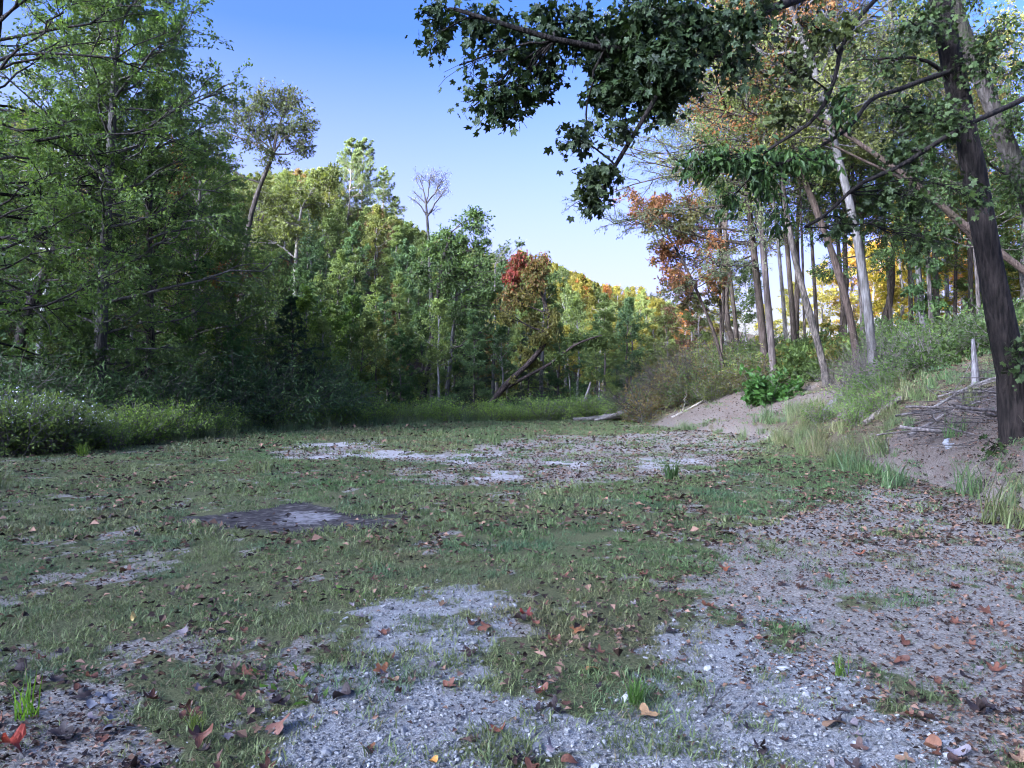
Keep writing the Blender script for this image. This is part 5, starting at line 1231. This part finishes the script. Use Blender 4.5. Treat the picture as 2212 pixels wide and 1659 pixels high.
path_log('thin_branch', 'long thin dark stick lying flat where the lawn meets the path', 'branch', [gq(1395, 915, 40, .04), gq(1440, 911, 39.6, .07), gq(1480, 912, 39.3, .05)], .025, .018, (.5, .45, .42), 2, 6)
# on the bank
path_log('fallen_log', 'weathered grey trunk slanting down the bank beneath the pale leaning tree', 'log', [gq(1768, 890, 24.0, .05), gq(1800, 865, 24.3, .25), gq(1850, 840, 24.8, .35), gq(1885, 825, 25.2, .5)], .13, .08, (.42, .40, .41), 3, 7)
path_log('crooked_branch', 'black crooked dead branch propped above the slanting grey trunk', 'branch', [gq(2000, 840, 22.5, .25), gq(1950, 830, 22.6, .5), gq(1900, 815, 22.7, .65), gq(1865, 812, 22.8, .9), gq(1830, 802, 22.9, 1.05)], .045, .02, (.28, .25, .23), 6, 8)
path_log('split_log', 'short pale split log lying in the grass at the foot of the bank', 'log', [gq(1868, 893, 19.5, .10), gq(1910, 886, 19.6, .14), gq(1950, 880, 19.7, .16)], .085, .05, (.5, .45, .42), 0, 9)
path_log('splintered_stump', 'tall whitish splintered stump standing on the bank left of the near dark trunk', 'stump', [gq(2108, 830, 17.6, -.1), gq(2106, 800, 17.6, .45), gq(2102, 770, 17.6, 1.1)], .105, .035, (.45, .45, .48), 1, 10)
path_log('grey_branch', 'pale grey branch lying along the top of the stick heap', 'branch', [gq(2010, 870, 16.5, .25), gq(2080, 868, 16.2, .35), gq(2150, 872, 15.8, .28), (gq(2190, 880, 15.5, .2))], .035, .028, (.55, .53, .54), 4, 11)
rng_ = RS(98)
for k in range(95):
    px = rng_.uniform(1955, 2195) * .46293; Y = rng_.uniform(13.3, 17.2); x = wx(px, Y)
    if x - np.interp(Y, FOOT[:, 1], FOOT[:, 0]) < .6: continue
    lay('stick', 'grey dead stick lying in the heap of sticks on the raw earth bank', 'stick', px, 0, Y, rng_.uniform(.5, 1.7), rng_.uniform(-.7, .5) + (PI if k % 2 else 0), STICKS[k % 6], tuple(np.array((.42, .39, .39)) * rng_.uniform(.4, 1.5)), 'sticks heaped on the earth bank', ry=rng_.uniform(-.35, .1), lift=rng_.uniform(.02, .16), thick=rng_.uniform(.35, 1.1))
for k in range(12):
    px, py = [(1255, 1115), (1215, 1130), (500, 1005), (30, 1003), (270, 1010), (1530, 1000), (1600, 1180), (1540, 1505), (1900, 1185), (150, 1590), (1600, 1540), (2050, 1110)][k]
    x, y = g22(px, py)
    o = link('twig', STICKS[k % 6], (x, y, hz(x, y) + .02), rng_.uniform(0, 6.28), None, rng_.uniform(.25, .5), tuple(np.array((.7, .66, .64)) * rng_.uniform(.5, 1.3)))
    tag(o, 'small bare twig dropped on the open ground of the clearing', 'twig', 'twigs dropped on the clearing')
# white torn scrap caught in the sticks
def scrap():
    rng = RS(99); n = 9; u = np.linspace(0, 1, n); U, W = np.meshgrid(u, u)
    X = (U - .5) * .34 + .04 * np.sin(7 * W); Z = W * .42 * (1 - .3 * U) + .03 * rng.randn(n, n); Yv = .08 * np.sin(9 * U + 3 * W) + .02 * rng.randn(n, n)
    i = (np.arange(n - 1)[:, None] * n + np.arange(n - 1)[None]).ravel()
    V = np.stack([X, Yv, Z], -1).reshape(-1, 3); Q = np.stack([i, i + 1, i + n + 1, i + n], 1)
    me = mesh('torn_sheet', np.concatenate([V, V + np.array([0, .004, 0])]), np.concatenate([Q, Q[:, ::-1] + n * n]), [M_FALLEN], {'v': ('FACE', np.full(len(Q) * 2, .5))}, smooth=True)
    p = gq(2052, 915, 14.2, 0); o = link('torn_sheet', me, tuple(p + np.array([0, 0, -.03])), .3); o.rotation_euler = (-.5, .35, .3); o.scale = (.5, .6, .5); o.color = (.20, .205, .22, 1)
    tag(o, 'crumpled white torn sheet caught in the sticks on the earth bank', 'scrap')
scrap()
# a dark flat stone on the gravel
def stone(px, py, s, col, label, seed):
    rng = RS(seed); bm = None
    a = np.linspace(0, PI, 9); b = np.linspace(0, 2 * PI, 14, endpoint=False)
    A, B = np.meshgrid(a, b, indexing='ij'); r = 1 + .13 * rng.randn(9, 1) * np.sin(A) + .10 * rng.randn(9, 14) * np.sin(A)
    V = np.stack([np.sin(A) * np.cos(B) * r, .55 * np.sin(A) * np.sin(B) * r, .34 * np.cos(A)], -1).reshape(-1, 3) * s
    i = (np.arange(8)[:, None] * 14 + np.arange(14)[None]); j = (np.arange(8)[:, None] * 14 + (np.arange(14)[None] + 1) % 14)
    Q = np.stack([i, i + 14, j + 14, j], -1).reshape(-1, 4)
    x, y = g22(px, py); o = link('stone', mesh('stone', V, Q, [M_ROCK], smooth=True), (x, y, hz(x, y) + .2 * s), rng.uniform(-.3, .3), color=col); tag(o, label, 'stone')
M_ROCK = plain_material('rough_stone', noise=14.0, vr=(.6, 1.5))
stone(745, 1487, .048, (.055, .055, .062), 'flat dark grey stone lying alone on the pale gravel', 1)
stone(1690, 872 + 560, .035, (.30, .30, .32), 'small pale grey stone on the leafy bare earth', 2)
# big-leaved weeds and grass tufts standing alone in the foreground
BROAD = bush_proto(570, 14, .13, .12, .085, .42, 3, M_LEAF, n3=2, flat=.6, hang=0, droop=.0, tr=.0015)
for px, py, s, lab in [(590, 1465, 1.0, 'broad-leaved green weed at the grass edge beside the gravel'), (640, 1500, .8, 'smaller broad-leaved weed just below the first on the gravel edge'), (745, 1277, .8, 'pale green leafy weed in the lawn above the gravel'), (1090, 1265, .6, 'small leafy weed in the open lawn beside a tan leaf')]:
    x, y = g22(px, py); place(BROAD, 'broad_leaved_weed', lab, 'weed', x, y, s * .9, (.11, .20, .05), rng=RND)
def clump(px, py, s, col, label, seed, n=46):
    x, y = g22(px, py)
    me = tuft(seed, n, .045, .20, .007, .45, M_GRASSC)
    tag(link('grass_clump', me, (x, y, hz(x, y)), 0, None, s, col), label, 'grass clump')
M_GRASSC = leaf_material('single_clump_blades', vr=(.5, 1.5), yel=.2)
clump(62, 1540, 1.25, (.14, .26, .04), 'tall bright green grass clump on the dark bare earth', 1, 26)
clump(1372, 1508, .8, (.09, .17, .05), 'dense green grass clump on the gravel beside the curled tan leaf', 2, 80)
clump(1815, 1450, .9, (.12, .19, .055), 'upright grass clump on the gravel below the leafy bare earth', 3, 26)
clump(430, 1570, .7, (.13, .17, .06), 'spiky grass clump in the lawn left of the gravel', 4, 40)
clump(180, 985, 2.2, (.13, .20, .04), 'tall bright grass clump out in the lawn before the white-flowered weeds', 5, 46)
clump(1450, 1040, 2.4, (.06, .11, .05), 'dark green grass clump at the near edge of the bare earth in the middle', 6, 60)

# ------------------------------------------------------------------ light, sky, camera
EL = math.radians(13.0); TO_SUN = Vector((-.8 * math.cos(EL), -.6 * math.cos(EL), math.sin(EL)))
w = bpy.data.worlds.new('World'); SC.world = w; w.use_nodes = True
nt = w.node_tree; nt.nodes.clear()
sky = nt.nodes.new('ShaderNodeTexSky'); sky.sky_type = 'NISHITA'; sky.sun_disc = False
sky.sun_elevation = EL; sky.sun_rotation = math.atan2(TO_SUN.x, TO_SUN.y); sky.altitude = 300
sky.air_density = .36; sky.dust_density = 10; sky.ozone_density = 3.9
bg = nt.nodes.new('ShaderNodeBackground'); bg.inputs[1].default_value = .15
wo = nt.nodes.new('ShaderNodeOutputWorld')
gm = nt.nodes.new('ShaderNodeGamma'); gm.inputs[1].default_value = 1.5
nt.links.new(sky.outputs[0], gm.inputs[0]); 
tcw = nt.nodes.new('ShaderNodeTexCoord'); sep = nt.nodes.new('ShaderNodeSeparateXYZ'); nt.links.new(tcw.outputs['Generated'], sep.inputs[0])
mrw = nt.nodes.new('ShaderNodeMapRange'); nt.links.new(sep.outputs['Z'], mrw.inputs[0]); mrw.inputs[1].default_value = .42; mrw.inputs[2].default_value = 0.02; mrw.inputs[3].default_value = 0; mrw.inputs[4].default_value = 1
pww = nt.nodes.new('ShaderNodeMath'); pww.operation = 'POWER'; nt.links.new(mrw.outputs[0], pww.inputs[0]); pww.inputs[1].default_value = 1.05
mxw = nt.nodes.new('ShaderNodeMix'); mxw.data_type = 'RGBA'; nt.links.new(pww.outputs[0], mxw.inputs[0]); nt.links.new(gm.outputs[0], mxw.inputs[6]); mxw.inputs[7].default_value = (.98, .99, 1.0, 1)   # pale haze low in the sky
lt = nt.nodes.new('ShaderNodeMix'); lt.data_type = 'RGBA'; lt.blend_type = 'LIGHTEN'; lt.inputs[0].default_value = 1
nt.links.new(mxw.outputs[2], lt.inputs[6]); nt.links.new(gm.outputs[0], lt.inputs[7]); nt.links.new(lt.outputs[2], bg.inputs[0]); nt.links.new(bg.outputs[0], wo.inputs[0])
sl = bpy.data.lights.new('sun', 'SUN'); sl.energy = 2.0; sl.angle = math.radians(.53); sl.color = (1.0, .80, .56)
so = bpy.data.objects.new('sun', sl); COL.objects.link(so)
so.rotation_euler = TO_SUN.to_track_quat('Z', 'Y').to_euler(); so.location = (-40, -50, 60)
cd = bpy.data.cameras.new('camera'); cam = bpy.data.objects.new('camera', cd); COL.objects.link(cam)
cd.sensor_width = 36; cd.lens = 36 * F / 1024; cd.clip_start = .05; cd.clip_end = 3000
cam.location = (0, 0, EYE); cam.rotation_euler = (PI / 2 + math.atan((HZ - 384) / F), 0, 0)
SC.camera = cam
SC.view_settings.view_transform = 'Standard'; SC.view_settings.look = 'None'; SC.view_settings.exposure = 2.95; SC.view_settings.gamma = 1
SC.render.film_transparent = False
cy = SC.cycles
cy.max_bounces = 8; cy.diffuse_bounces = 5; cy.glossy_bounces = 2; cy.transmission_bounces = 4; cy.transparent_max_bounces = 4
cy.filter_width = 1.05
cy.sample_clamp_indirect = 6.0
